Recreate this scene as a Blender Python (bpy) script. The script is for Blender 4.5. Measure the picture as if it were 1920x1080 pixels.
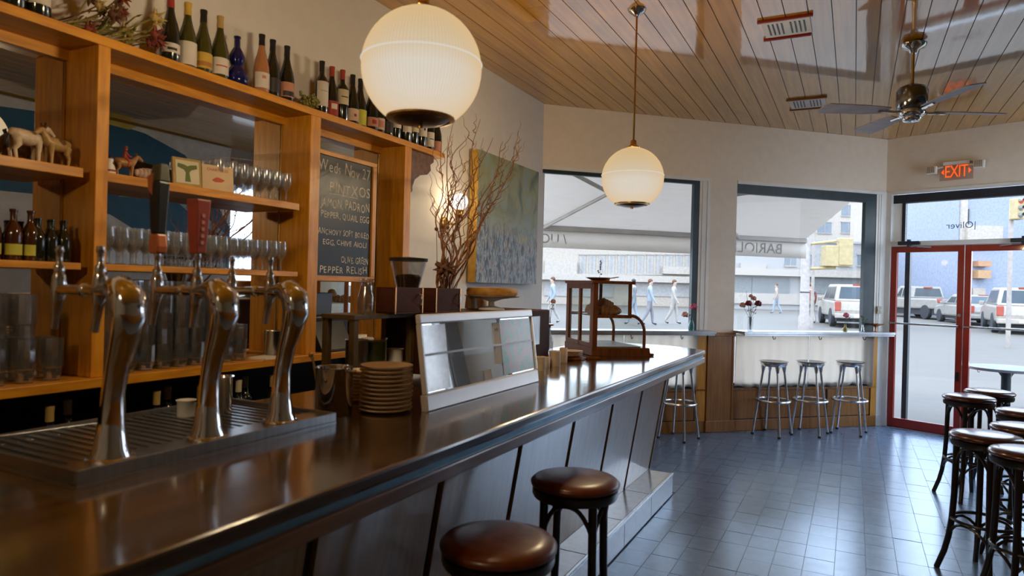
import bpy, bmesh, math, random
from mathutils import Vector, Matrix
random.seed(7)
PI = math.pi
for o in list(bpy.data.objects):
    bpy.data.objects.remove(o)
sc = bpy.context.scene
COL = sc.collection

# ---------------------------------------------------------------- camera
FPX, ROLL, CAMH = 1262.0, 0.026, 1.5
YAW, PITCH = math.atan(642 / FPX), -4 / FPX
fw0 = Vector((-math.sin(YAW), math.cos(YAW), 0)); rt0 = Vector((math.cos(YAW), math.sin(YAW), 0)); up0 = Vector((0, 0, 1))
FW = fw0 * math.cos(PITCH) + up0 * math.sin(PITCH)
up1 = -fw0 * math.sin(PITCH) + up0 * math.cos(PITCH)
RT = rt0 * math.cos(ROLL) + up1 * math.sin(ROLL)
UP = up1 * math.cos(ROLL) - rt0 * math.sin(ROLL)
CAM = Vector((0, 0, CAMH))
cd = bpy.data.cameras.new('camera'); cam = bpy.data.objects.new('camera', cd); COL.objects.link(cam)
M4 = Matrix((RT, UP, -FW)).transposed().to_4x4(); M4.translation = CAM
cam.matrix_world = M4
cd.sensor_width = 36; cd.lens = 36 * FPX / 1920; cd.clip_start = 0.05; cd.clip_end = 400
cd.dof.use_dof = True; cd.dof.focus_distance = 6.2; cd.dof.aperture_fstop = 3.2
sc.camera = cam

# ---------------------------------------------------------------- sky, sun, exposure
SKY = 6.0
w = bpy.data.worlds.new('world'); sc.world = w; w.use_nodes = True
nt = w.node_tree; nt.nodes.clear()
wo = nt.nodes.new('ShaderNodeOutputWorld'); bg = nt.nodes.new('ShaderNodeBackground')
tc = nt.nodes.new('ShaderNodeTexCoord'); sx = nt.nodes.new('ShaderNodeSeparateXYZ'); cr = nt.nodes.new('ShaderNodeValToRGB')
cr.color_ramp.elements[0].position = 0.0; cr.color_ramp.elements[0].color = (0.80, 0.89, 1.0, 1)
cr.color_ramp.elements[1].position = 0.7; cr.color_ramp.elements[1].color = (0.55, 0.73, 1.0, 1)
nt.links.new(tc.outputs['Generated'], sx.inputs[0]); nt.links.new(sx.outputs['Z'], cr.inputs[0])
nt.links.new(cr.outputs[0], bg.inputs['Color']); bg.inputs['Strength'].default_value = SKY
nt.links.new(bg.outputs[0], wo.inputs[0])
sl = bpy.data.lights.new('sun', 'SUN'); sl.energy = 2.0; sl.angle = math.radians(12); sl.color = (1, 0.96, 0.9)
so = bpy.data.objects.new('sun', sl); COL.objects.link(so); so.location = (0, -10, 30)
so.rotation_euler = Vector((0.25, 0.62, -0.75)).to_track_quat('-Z', 'Y').to_euler()
sc.view_settings.view_transform = 'Standard'; sc.view_settings.look = 'None'
sc.view_settings.exposure = 0.0; sc.view_settings.gamma = 1.0
sc.view_settings.use_curve_mapping = False
sc.cycles.max_bounces = 10; sc.cycles.transparent_max_bounces = 24; sc.cycles.caustics_reflective = False; sc.cycles.caustics_refractive = False
LAMP_W = 520.0

# ---------------------------------------------------------------- placing helpers (photo pixel -> point in the room)
def ray(x, y): return FW + RT * ((x - 960) / FPX) - UP * ((y - 540) / FPX)
def onz(x, y, z): d = ray(x, y); return CAM + d * ((z - CAMH) / d.z)
def onx(x, y, X): d = ray(x, y); return CAM + d * (X / d.x)
def dep(x, y, t): return CAM + ray(x, y) * t
def proj(P):
    v = Vector(P) - CAM; z = v.dot(FW)
    return (960 + FPX * v.dot(RT) / z, 540 - FPX * v.dot(UP) / z, z)

# ---------------------------------------------------------------- mesh helpers
class B:
    def __init__(s): s.v = []; s.f = []
    def quad(s, a, b, c, d):
        i = len(s.v); s.v += [tuple(a), tuple(b), tuple(c), tuple(d)]; s.f.append((i, i + 1, i + 2, i + 3)); return s
    def box(s, x0, y0, z0, x1, y1, z1):
        i = len(s.v)
        s.v += [(x0, y0, z0), (x1, y0, z0), (x1, y1, z0), (x0, y1, z0), (x0, y0, z1), (x1, y0, z1), (x1, y1, z1), (x0, y1, z1)]
        s.f += [tuple(i + k for k in q) for q in ((0, 3, 2, 1), (4, 5, 6, 7), (0, 1, 5, 4), (1, 2, 6, 5), (2, 3, 7, 6), (3, 0, 4, 7))]
        return s
    def hexa(s, p):
        i = len(s.v); s.v += [tuple(q) for q in p]
        s.f += [tuple(i + k for k in q) for q in ((0, 3, 2, 1), (4, 5, 6, 7), (0, 1, 5, 4), (1, 2, 6, 5), (2, 3, 7, 6), (3, 0, 4, 7))]
        return s
    def prism(s, pts, fn, a, b):          # polygon pts (u,v) swept from a to b; fn(u,v,w)->xyz
        i = len(s.v); n = len(pts)
        s.v += [tuple(fn(u, v, a)) for u, v in pts] + [tuple(fn(u, v, b)) for u, v in pts]
        s.f.append(tuple(range(i + n - 1, i - 1, -1))); s.f.append(tuple(range(i + n, i + 2 * n)))
        for k in range(n):
            l = (k + 1) % n; s.f.append((i + k, i + l, i + n + l, i + n + k))
        return s
    def lathe(s, prof, n=20, c=(0, 0, 0), a0=0, a1=2 * PI, cap=True):
        i = len(s.v); full = abs(a1 - a0 - 2 * PI) < 1e-6; m = n if full else n + 1
        for r, z in prof:
            for k in range(m):
                a = a0 + (a1 - a0) * k / n
                s.v.append((c[0] + r * math.cos(a), c[1] + r * math.sin(a), c[2] + z))
        for j in range(len(prof) - 1):
            for k in range(n):
                l = (k + 1) % m
                s.f.append((i + j * m + k, i + j * m + l, i + (j + 1) * m + l, i + (j + 1) * m + k))
        if full and cap:
            if prof[0][0] > 1e-5: s.f.append(tuple(i + k for k in range(m - 1, -1, -1)))
            if prof[-1][0] > 1e-5: s.f.append(tuple(i + (len(prof) - 1) * m + k for k in range(m)))
        return s
    def tube(s, pts, r, n=8, cap=True):
        pts = [Vector(p) for p in pts]; rs = r if isinstance(r, (list, tuple)) else [r] * len(pts)
        i = len(s.v); prev = None
        for k, p in enumerate(pts):
            t = (pts[min(k + 1, len(pts) - 1)] - pts[max(k - 1, 0)]).normalized()
            if prev is None:
                ref = Vector((0, 0, 1)) if abs(t.z) < 0.9 else Vector((1, 0, 0))
                u = t.cross(ref).normalized()
            else:
                u = (prev - t * prev.dot(t)).normalized()
            prev = u; v = t.cross(u)
            for a in range(n):
                th = 2 * PI * a / n; q = p + (u * math.cos(th) + v * math.sin(th)) * rs[k]
                s.v.append(tuple(q))
        for k in range(len(pts) - 1):
            for a in range(n):
                b = (a + 1) % n
                s.f.append((i + k * n + a, i + k * n + b, i + (k + 1) * n + b, i + (k + 1) * n + a))
        if cap:
            s.f.append(tuple(i + a for a in range(n - 1, -1, -1))); s.f.append(tuple(i + (len(pts) - 1) * n + a for a in range(n)))
        return s
    def ring(s, R, r, z, n=28, m=8, c=(0, 0)):
        i = len(s.v)
        for k in range(n):
            a = 2 * PI * k / n
            for j in range(m):
                b = 2 * PI * j / m; rr = R + r * math.cos(b)
                s.v.append((c[0] + rr * math.cos(a), c[1] + rr * math.sin(a), z + r * math.sin(b)))
        for k in range(n):
            l = (k + 1) % n
            for j in range(m):
                q = (j + 1) % m; s.f.append((i + k * m + j, i + l * m + j, i + l * m + q, i + k * m + q))
        return s
    def ball(s, c, r, n=14, m=9):
        rx, ry, rz = r if isinstance(r, (tuple, list)) else (r, r, r)
        i = len(s.v)
        for j in range(m + 1):
            th = PI * j / m
            for k in range(n):
                a = 2 * PI * k / n
                s.v.append((c[0] + rx * math.sin(th) * math.cos(a), c[1] + ry * math.sin(th) * math.sin(a), c[2] - rz * math.cos(th)))
        for j in range(m):
            for k in range(n):
                l = (k + 1) % n; s.f.append((i + j * n + k, i + j * n + l, i + (j + 1) * n + l, i + (j + 1) * n + k))
        return s
    def mesh(s, name, smooth):
        me = bpy.data.meshes.new(name); me.from_pydata(s.v, [], s.f); me.validate()
        bm = bmesh.new(); bm.from_mesh(me)
        bmesh.ops.remove_doubles(bm, verts=bm.verts, dist=1e-6)
        bmesh.ops.recalc_face_normals(bm, faces=bm.faces); bm.to_mesh(me); bm.free()
        if smooth:
            me.polygons.foreach_set('use_smooth', [True] * len(me.polygons))
            me.set_sharp_from_angle(angle=math.radians(smooth if smooth > 1 else 40))
        return me
    def build(s, name, mat, parent=None, smooth=0, bevel=0, loc=None, rot=None, label=None, kind=None):
        return mk(name, s.mesh(name, smooth), mat, parent, bevel, loc, rot, label, kind)

def mk(name, me, mat, parent=None, bevel=0, loc=None, rot=None, label=None, kind=None):
    o = bpy.data.objects.new(name, me); COL.objects.link(o)
    if mat is not None and not me.materials: me.materials.append(mat)
    if parent is not None: o.parent = parent
    if loc is not None: o.location = loc
    if rot is not None: o.rotation_euler = rot if isinstance(rot, (tuple, list)) else (0, 0, rot)
    if bevel:
        m = o.modifiers.new('bevel', 'BEVEL'); m.width = bevel; m.segments = 2; m.limit_method = 'ANGLE'; m.harden_normals = False
    if label: o['label'] = label
    if kind: o['kind'] = kind
    return o
def tag(o, label, cat, group=None, kind=None):
    o['label'] = label; o['category'] = cat
    if group: o['group'] = group
    if kind: o['kind'] = kind
    return o
def thing(name, label, cat, loc=(0, 0, 0), rz=0, group=None, kind=None):
    o = bpy.data.objects.new(name, None); COL.objects.link(o); o.empty_display_size = 0.05
    o.location = loc; o.rotation_euler = (0, 0, rz)
    return tag(o, label, cat, group, kind)
def copy_tree(o, loc=None, rz=None, label=None, parent=None):
    c = o.copy(); COL.objects.link(c); c.parent = parent
    if loc is not None: c.location = loc
    if rz is not None: c.rotation_euler = (0, 0, rz)
    if label: c['label'] = label
    for ch in list(o.children): copy_tree(ch, parent=c)
    return c
def text_mesh(body, size, jitter=0.0, extrude=0.0, mirror=False, align='LEFT', spacing=1.0, font_shear=0.0):
    # text laid in XZ plane facing -Y (front seen from -Y)
    verts, faces = [], []; x = 0
    chars = [body] if jitter == 0 else list(body)
    for ch in chars:
        cu = bpy.data.curves.new('t', 'FONT'); cu.body = ch; cu.size = size; cu.extrude = extrude; cu.shear = font_shear; cu.space_character = spacing; cu.resolution_u = 3
        ob = bpy.data.objects.new('t', cu); COL.objects.link(ob)
        dg = bpy.context.evaluated_depsgraph_get(); me = bpy.data.meshes.new_from_object(ob.evaluated_get(dg))
        i = len(verts); a = random.uniform(-jitter, jitter); sc_ = 1 + random.uniform(-jitter, jitter)
        if ch == ' ': wd = size * 0.32
        else: wd = max([v.co.x for v in me.vertices] + [0]) * 1.08 + size * 0.05
        dy = random.uniform(-jitter, jitter) * size * 0.5
        for v in me.vertices:
            px = v.co.x * math.cos(a) - v.co.y * math.sin(a); py = v.co.x * math.sin(a) + v.co.y * math.cos(a)
            verts.append((x + px * sc_, -v.co.z, py * sc_ + dy))
        for p in me.polygons: faces.append(tuple(i + k for k in p.vertices))
        x += wd
        bpy.data.objects.remove(ob); bpy.data.meshes.remove(me); bpy.data.curves.remove(cu)
    xs = [v[0] for v in verts] or [0]; W = max(xs)
    off = {'LEFT': 0, 'CENTER': -W / 2, 'RIGHT': -W}[align]
    b = B(); b.v = [((-(v[0] + off) if mirror else v[0] + off), v[1], v[2]) for v in verts]; b.f = faces
    return b, W

# ---------------------------------------------------------------- materials
def base(name):
    m = bpy.data.materials.new(name); m.use_nodes = True; n = m.node_tree
    return m, n, n.nodes['Principled BSDF'], n.nodes['Material Output']
def pm(name, c1, c2=None, rough=0.5, metal=0.0, scale=8.0, stretch=(1, 1, 1), bump=0.0, detail=4, ior=1.45, coat=0.0, coat_rough=0.05, coat_ior=1.5,
       trans=0.0, vary=0.0, sheen=0.0, rough2=None, contrast=(0.35, 0.65), subs=0.0):
    m, n, p, out = base(name)
    c2 = c2 or tuple(min(1, k * 0.82) for k in c1)
    tcn = n.nodes.new('ShaderNodeTexCoord'); mp = n.nodes.new('ShaderNodeMapping'); mp.inputs['Scale'].default_value = stretch
    no = n.nodes.new('ShaderNodeTexNoise'); no.inputs['Scale'].default_value = scale; no.inputs['Detail'].default_value = detail
    n.links.new(tcn.outputs['Object'], mp.inputs[0]); n.links.new(mp.outputs[0], no.inputs[0])
    if vary:
        oi = n.nodes.new('ShaderNodeObjectInfo'); ad = n.nodes.new('ShaderNodeVectorMath'); ad.operation = 'ADD'
        mu = n.nodes.new('ShaderNodeMath'); mu.operation = 'MULTIPLY'; mu.inputs[1].default_value = 37.0
        n.links.new(oi.outputs['Random'], mu.inputs[0]); n.links.new(mp.outputs[0], ad.inputs[0]); n.links.new(mu.outputs[0], ad.inputs[1]); n.links.new(ad.outputs[0], no.inputs[0])
    rp = n.nodes.new('ShaderNodeValToRGB'); e = rp.color_ramp.elements
    e[0].position = contrast[0]; e[0].color = (*c2, 1); e[1].position = contrast[1]; e[1].color = (*c1, 1)
    n.links.new(no.outputs['Fac'], rp.inputs[0])
    last = rp.outputs[0]
    if vary:
        hs = n.nodes.new('ShaderNodeHueSaturation'); mr = n.nodes.new('ShaderNodeMapRange')
        mr.inputs['To Min'].default_value = 1 - vary; mr.inputs['To Max'].default_value = 1 + vary
        n.links.new(oi.outputs['Random'], mr.inputs['Value']); n.links.new(mr.outputs[0], hs.inputs['Value']); n.links.new(last, hs.inputs['Color']); last = hs.outputs[0]
    n.links.new(last, p.inputs['Base Color'])
    p.inputs['Roughness'].default_value = rough; p.inputs['Metallic'].default_value = metal; p.inputs['IOR'].default_value = ior
    if rough2 is not None:
        mr2 = n.nodes.new('ShaderNodeMapRange'); mr2.inputs['To Min'].default_value = rough; mr2.inputs['To Max'].default_value = rough2
        n.links.new(no.outputs['Fac'], mr2.inputs['Value']); n.links.new(mr2.outputs[0], p.inputs['Roughness'])
    p.inputs['Coat Weight'].default_value = coat; p.inputs['Coat Roughness'].default_value = coat_rough; p.inputs['Coat IOR'].default_value = coat_ior
    p.inputs['Transmission Weight'].default_value = trans; p.inputs['Sheen Weight'].default_value = sheen
    if subs:
        p.inputs['Subsurface Weight'].default_value = subs; p.inputs['Subsurface Radius'].default_value = (0.01, 0.006, 0.004)
    if bump:
        bp = n.nodes.new('ShaderNodeBump'); bp.inputs['Strength'].default_value = bump; bp.inputs['Distance'].default_value = 0.01
        n.links.new(no.outputs['Fac'], bp.inputs['Height']); n.links.new(bp.outputs[0], p.inputs['Normal'])
        if coat: n.links.new(bp.outputs[0], p.inputs['Coat Normal'])
    return m
def thin_glass(name, tint=(1, 1, 1), refl=0.5, rough=0.02, clear=0.96, ior=1.5, wob=0.0):
    m, n, p, out = base(name); n.nodes.remove(p)
    tr = n.nodes.new('ShaderNodeBsdfTransparent'); tr.inputs[0].default_value = (*[k * clear for k in tint], 1)
    gl = n.nodes.new('ShaderNodeBsdfGlossy'); gl.inputs['Roughness'].default_value = rough
    f0 = ((ior - 1) / (ior + 1)) ** 2
    lw = n.nodes.new('ShaderNodeLayerWeight'); lw.inputs['Blend'].default_value = .5
    fr = n.nodes.new('ShaderNodeMath'); fr.operation = 'POWER'; fr.inputs[1].default_value = 5.0; n.links.new(lw.outputs['Facing'], fr.inputs[0])
    ma = n.nodes.new('ShaderNodeMath'); ma.operation = 'MULTIPLY_ADD'; ma.inputs[1].default_value = 1.0 - f0; ma.inputs[2].default_value = refl + f0
    ma.use_clamp = True
    no = n.nodes.new('ShaderNodeTexNoise'); no.inputs['Scale'].default_value = 6
    bp = n.nodes.new('ShaderNodeBump'); bp.inputs['Strength'].default_value = wob; bp.inputs['Distance'].default_value = 0.01
    n.links.new(no.outputs['Fac'], bp.inputs['Height']); n.links.new(bp.outputs[0], gl.inputs['Normal'])
    mx = n.nodes.new('ShaderNodeMixShader')
    n.links.new(fr.outputs[0], ma.inputs[0]); n.links.new(ma.outputs[0], mx.inputs[0]); n.links.new(tr.outputs[0], mx.inputs[1]); n.links.new(gl.outputs[0], mx.inputs[2])
    n.links.new(mx.outputs[0], out.inputs[0])
    return m
def hazy_glass(name, haze=.10, refl=.1):
    m = thin_glass(name, (0.97, 0.985, 1.0), refl, .08, .94); n = m.node_tree; out = n.nodes['Material Output']; src = out.inputs[0].links[0].from_socket
    d = n.nodes.new('ShaderNodeBsdfTranslucent'); d.inputs[0].default_value = (.9, .93, .96, 1); d2 = n.nodes.new('ShaderNodeBsdfDiffuse'); d2.inputs[0].default_value = (.9, .93, .96, 1)
    a = n.nodes.new('ShaderNodeMixShader'); n.links.new(d.outputs[0], a.inputs[1]); n.links.new(d2.outputs[0], a.inputs[2])
    mx = n.nodes.new('ShaderNodeMixShader'); mx.inputs[0].default_value = haze; n.links.new(src, mx.inputs[1]); n.links.new(a.outputs[0], mx.inputs[2]); n.links.new(mx.outputs[0], out.inputs[0])
    return m
def cloth(name, c, transl=0.5, scale=60.0):
    m, n, p, out = base(name); n.nodes.remove(p)
    no = n.nodes.new('ShaderNodeTexNoise'); no.inputs['Scale'].default_value = scale
    rp = n.nodes.new('ShaderNodeValToRGB'); rp.color_ramp.elements[0].color = (*[k * 0.9 for k in c], 1); rp.color_ramp.elements[1].color = (*c, 1)
    n.links.new(no.outputs['Fac'], rp.inputs[0])
    d = n.nodes.new('ShaderNodeBsdfDiffuse'); t = n.nodes.new('ShaderNodeBsdfTranslucent'); mx = n.nodes.new('ShaderNodeMixShader'); mx.inputs[0].default_value = transl
    n.links.new(rp.outputs[0], d.inputs[0]); n.links.new(rp.outputs[0], t.inputs[0])
    n.links.new(d.outputs[0], mx.inputs[1]); n.links.new(t.outputs[0], mx.inputs[2]); n.links.new(mx.outputs[0], out.inputs[0])
    return m
def emit(name, c, s, mix=1.0, scale=40.0, var=0.1):
    m, n, p, out = base(name); n.nodes.remove(p)
    e = n.nodes.new('ShaderNodeEmission'); no = n.nodes.new('ShaderNodeTexNoise'); no.inputs['Scale'].default_value = scale
    rp = n.nodes.new('ShaderNodeValToRGB'); rp.color_ramp.elements[0].color = (*[k * (1 - var) for k in c], 1); rp.color_ramp.elements[1].color = (*c, 1)
    n.links.new(no.outputs['Fac'], rp.inputs[0]); n.links.new(rp.outputs[0], e.inputs[0]); e.inputs[1].default_value = s
    if mix < 1:
        t = n.nodes.new('ShaderNodeBsdfTransparent'); mx = n.nodes.new('ShaderNodeMixShader'); mx.inputs[0].default_value = mix
        n.links.new(t.outputs[0], mx.inputs[1]); n.links.new(e.outputs[0], mx.inputs[2]); n.links.new(mx.outputs[0], out.inputs[0])
    else: n.links.new(e.outputs[0], out.inputs[0])
    return m

OAK = pm('oak', (0.64, 0.275, 0.016), (0.46, 0.18, 0.010), 0.42, scale=5, stretch=(9, 1.2, 9), bump=0.05, coat=0.15, coat_rough=0.3)
OAKV = pm('oak_upright', (0.64, 0.275, 0.016), (0.46, 0.18, 0.010), 0.42, scale=5, stretch=(9, 9, 1.0), bump=0.05, coat=0.15, coat_rough=0.3)
BARTOP = pm('bar_top_wood', (0.066, 0.032, 0.006), (0.036, 0.017, 0.004), 0.2, scale=4, stretch=(8, 0.8, 8), bump=0.015, coat=1.0, coat_rough=0.12, coat_ior=1.5)
BARRAIL = pm('bar_rail_wood', (0.24, 0.12, 0.05), (0.14, 0.07, 0.03), 0.3, scale=4, stretch=(9, 0.8, 9), coat=0.6, coat_rough=0.15)
PANELW = pm('panel_wood', (0.33, 0.165, 0.035), (0.23, 0.11, 0.022), 0.38, scale=4, stretch=(10, 10, 0.8), bump=0.02, coat=1.0, coat_rough=0.14, coat_ior=2.05, vary=0.08)
DARKW = pm('dark_wood', (0.035, 0.018, 0.010), (0.02, 0.010, 0.006), 0.4, scale=6)
WAINS = pm('wainscot_wood', (0.32, 0.13, 0.018), (0.22, 0.085, 0.012), 0.4, scale=4, stretch=(10, 10, 0.8), coat=0.2, coat_rough=0.25, vary=0.06)
CEILW = pm('ceiling_wood', (0.50, 0.235, 0.006), (0.35, 0.15, 0.004), 0.35, scale=3, stretch=(10, 0.5, 10), bump=0.035, coat=1.0, coat_rough=0.04, coat_ior=2.3, vary=0.14)
WALLP = pm('wall_paint', (0.68, 0.67, 0.66), (0.65, 0.64, 0.63), 0.75, scale=12, bump=0.06)
WALLC = pm('cream_paint', (0.84, 0.75, 0.63), (0.80, 0.71, 0.60), 0.75, scale=12, bump=0.06)
TRIMW = pm('trim_paint', (0.82, 0.82, 0.79), (0.76, 0.76, 0.73), 0.5, scale=6)
TEAL = pm('teal_frame', (0.022, 0.045, 0.055), (0.014, 0.028, 0.036), 0.4, scale=6)
REDP = pm('red_door_paint', (0.34, 0.022, 0.010), (0.26, 0.016, 0.007), 0.35, scale=5, coat=0.4)
TILE = pm('floor_tile', (0.14, 0.225, 0.36), (0.115, 0.19, 0.305), 0.21, scale=14, bump=0.004, vary=0.05, rough2=0.28, ior=3.5)
TILE.node_tree.nodes['Principled BSDF'].inputs['Specular Tint'].default_value = (0.78, 0.88, 1.0, 1)
GROUT = pm('grout', (0.15, 0.21, 0.29), (0.11, 0.16, 0.23), 0.4, scale=20)
STEPT = pm('step_tile', (0.66, 0.66, 0.63), (0.56, 0.57, 0.56), 0.3, scale=30, vary=0.05, coat=1.0, coat_rough=0.2, coat_ior=2.2)
STEPG = pm('step_joint', (0.06, 0.085, 0.10), (0.04, 0.06, 0.07), 0.6, scale=20)
CHROME = pm('chrome', (0.74, 0.74, 0.74), (0.70, 0.70, 0.70), 0.045, 1.0, scale=3)
STEEL = pm('brushed_steel', (0.46, 0.47, 0.48), (0.36, 0.37, 0.38), 0.28, 1.0, scale=6, stretch=(1, 12, 1))
ALU = pm('aluminium', (0.62, 0.63, 0.65), (0.52, 0.53, 0.55), 0.25, 1.0, scale=6)
BLUEST = pm('rail_inlay', (0.20, 0.36, 0.46), (0.14, 0.28, 0.38), 0.3, 0.6, scale=6)
BRASS = pm('brass', (0.66, 0.42, 0.14), (0.50, 0.30, 0.09), 0.25, 1.0, scale=8)
COPPER = pm('copper', (0.62, 0.30, 0.13), (0.5, 0.22, 0.09), 0.25, 1.0, scale=8)
BLACK = pm('black_plastic', (0.012, 0.012, 0.013), (0.008, 0.008, 0.009), 0.35, scale=10)
BLKW = pm('black_lacquer_wood', (0.014, 0.010, 0.010), (0.009, 0.006, 0.006), 0.28, scale=10, coat=0.4)
LEATH = pm('brown_leather', (0.15, 0.034, 0.008), (0.10, 0.021, 0.005), 0.34, scale=25, bump=0.05, coat=0.2, coat_rough=0.2)
LEATHR = pm('oxblood_leather', (0.085, 0.016, 0.010), (0.055, 0.010, 0.007), 0.25, scale=25, bump=0.05, coat=0.7, coat_rough=0.15)
GLASS = thin_glass('clear_glass', (0.97, 0.985, 1.0), 0.13, 0.10, 0.93)
BARGL = hazy_glass('bar_glass', .10)
TUMGL = hazy_glass('tumbler_glass', .035, .22)
PANE = thin_glass('window_pane', (0.97, 0.985, 1.0), 0.0, 0.0, 0.985, 1.18)
CASEG = thin_glass('case_pane', (0.97, 0.985, 0.97), 0.03, 0.0, 0.95)
MIRRPANE = thin_glass('reflective_pane', (0.75, 0.85, 0.88), 0.38, 0.015, 0.75, 1.7)
MIRROR = pm('mirror', (0.82, 0.84, 0.84), (0.80, 0.82, 0.82), 0.012, 1.0, scale=2)
BOTTLE = pm('bottle_glass', (0.012, 0.014, 0.009), (0.007, 0.009, 0.006), 0.12, scale=6, coat=0.6)
GREENB = pm('olive_bottle_glass', (0.055, 0.055, 0.012), (0.035, 0.038, 0.008), 0.12, scale=6, coat=0.6)
ROSE = pm('rose_wine', (0.42, 0.19, 0.09), (0.34, 0.14, 0.06), 0.12, scale=4, coat=0.6)
AMBERB = pm('amber_bottle', (0.065, 0.019, 0.006), (0.035, 0.010, 0.003), 0.12, scale=6, coat=0.5)
COBALT = pm('cobalt_glass', (0.006, 0.009, 0.10), (0.003, 0.005, 0.06), 0.12, scale=4, coat=.4)
CERAM = pm('plate_glaze', (0.82, 0.64, 0.44), (0.74, 0.56, 0.38), 0.35, scale=18)
WHITE = pm('white_ceramic', (0.75, 0.74, 0.72), (0.68, 0.67, 0.65), 0.35, scale=14)
ACRY = pm('white_acrylic', (0.86, 0.86, 0.88), (0.80, 0.80, 0.83), 0.3, scale=4, coat=1.0, coat_rough=0.3, coat_ior=2.2)
CHALKB = pm('chalkboard', (0.018, 0.020, 0.021), (0.010, 0.011, 0.012), 0.30, scale=7, rough2=0.36, ior=1.32)
CHALK = pm('chalk', (0.85, 0.80, 0.74), (0.45, 0.42, 0.39), 0.9, scale=90, contrast=(0.3, 0.7))
CURT = cloth('curtain_cloth', (0.84, 0.78, 0.71), 0.78, 120)
AWN = cloth('awning_cloth', (0.66, 0.605, 0.55), 0.48, 20)
TWIG = pm('willow_bark', (0.30, 0.12, 0.035), (0.17, 0.06, 0.02), 0.6, scale=40, bump=0.1)
LEAF = pm('leaf_green', (0.08, 0.12, 0.03), (0.04, 0.07, 0.02), 0.6, scale=20)
DRYG = pm('dried_green', (0.23, 0.20, 0.045), (0.14, 0.13, 0.03), 0.7, scale=20)
DRYR = pm('dried_red', (0.22, 0.045, 0.025), (0.12, 0.025, 0.015), 0.7, scale=20)
DRYB = pm('dried_brown', (0.14, 0.06, 0.025), (0.08, 0.03, 0.012), 0.7, scale=20)
STRAW = pm('straw_yellow', (0.50, 0.38, 0.14), (0.40, 0.28, 0.08), 0.7, scale=20)
PINK = pm('petal_pink', (0.62, 0.16, 0.24), (0.45, 0.08, 0.15), 0.6, scale=30)
PEACH = pm('petal_peach', (0.66, 0.36, 0.30), (0.5, 0.24, 0.2), 0.6, scale=30)
CRIM = pm('petal_crimson', (0.20, 0.015, 0.03), (0.12, 0.01, 0.02), 0.6, scale=30)
CRUST = pm('baked_crust', (0.66, 0.28, 0.07), (0.40, 0.14, 0.035), 0.5, scale=30, bump=0.2)
TORT = pm('tortilla_crust', (0.52, 0.28, 0.05), (0.30, 0.12, 0.02), 0.5, scale=22, bump=0.2)
MAHOG = pm('mahogany', (0.27, 0.088, 0.022), (0.16, 0.048, 0.013), 0.32, scale=5, stretch=(8, 8, 1), coat=0.4)
BROWNBOX = pm('brown_box_wood', (0.060, 0.016, 0.008), (0.036, 0.010, 0.005), 0.6, scale=7, ior=1.25)
RACKW = pm('rack_wood', (0.105, 0.065, 0.02), (0.07, 0.042, 0.013), 0.5, scale=6, stretch=(6, 6, 1))
HERB = pm('herb_green', (0.075, 0.10, 0.018), (0.04, 0.06, 0.01), 0.5, scale=30)
PAPER = pm('paper_white', (0.74, 0.71, 0.66), (0.68, 0.65, 0.60), 0.7, scale=10)
ASPH = pm('street_asphalt', (0.123, 0.101, 0.078), (0.113, 0.093, 0.072), 0.8, scale=2)
PAVE = pm('sidewalk_concrete', (0.134, 0.110, 0.086), (0.124, 0.102, 0.079), 0.8, scale=3)
RUBBER = pm('rubber', (0.03, 0.032, 0.035), (0.02, 0.021, 0.024), 0.7, scale=20)
HOT = (1.0, 0.80, 0.52)
cols = {}
def paint(c, rough=0.5, **k):
    key = (c, rough)
    if key not in cols: cols[key] = pm('paint_%d' % len(cols), c, None, rough, scale=8, **k)
    return cols[key]

# ---------------------------------------------------------------- room shell
WA = Vector((-2.77, 6.04, 0)); WB = Vector((0.30, 8.87, 0)); WL = (WB - WA).length
wd = (WB - WA).normalized(); WROT = math.atan2(wd.y, wd.x)
DD = Vector((0.926, -0.378, 0)).normalized(); DROT = math.atan2(DD.y, DD.x); XR = 2.2
DL = (XR - WB.x) / DD.x; YR = WB.y + DD.y * DL
CH = 3.30; YB = -3.6; XW = -2.77
def wpt(s, t, z): return WA + wd * s + Vector((-wd.y, wd.x, 0)) * t + Vector((0, 0, z))
def front_y(x):
    if x <= WB.x: return WA.y + (x - WA.x) * wd.y / wd.x
    return WB.y + (x - WB.x) * DD.y / DD.x

fl = B().box(XW, YB, -0.14, 0, 9, -0.006)
fl = B(); fl.prism([(XW - .2, YB - .2), (XR + .2, YB - .2), (XR + .2, YR + .1), (WB.x, WB.y + .2), (XW - .2, WA.y + .1)], lambda u, v, w_: (u, v, w_), -0.14, -0.003)
floor = fl.build('floor', GROUT, kind='structure'); tag(floor, 'dark slate blue tiled floor of the bar room', 'floor')
TW, TL = 0.155, 0.205
tme = B().box(0, 0, -0.006, TW - .0028, TL - .0028, 0).mesh('tile', 0); tme.materials.append(TILE)
tiles = []
x = -1.145 - 10 * TW
while x < XR - .01:
    j = 0; y = YB
    while y < 9:
        cx, cy = x + TW / 2, y + TL / 2
        if cy + TL / 2 < min(front_y(x), front_y(min(x + TW, XR))) + .12 and x + TW < XR + .1 and (x > -1.15 or y > 4.9): tiles.append((cx, cy, x, y))
        y += TL
    x += TW
def tscore(t):
    if t[1] < 1.0: return -1
    px, py, z = proj((t[0], t[1], 0))
    if not (-20 < px < 1940 and py < 1100): return -1
    return 1.0 / z ** 3
tiles.sort(key=tscore, reverse=True)
for k, t in enumerate(tiles[:300]):
    o = mk('tile', tme, None, floor, loc=(t[2], t[3], random.uniform(-.0012, 0.0004)), rot=(random.uniform(-.0008, .0008), random.uniform(-.0008, .0008), 0))
rb = B()
for t in tiles[300:]: rb.box(t[2], t[3], -0.006, t[2] + TW - .0028, t[3] + TL - .0028, random.uniform(-.001, 0))
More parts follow.
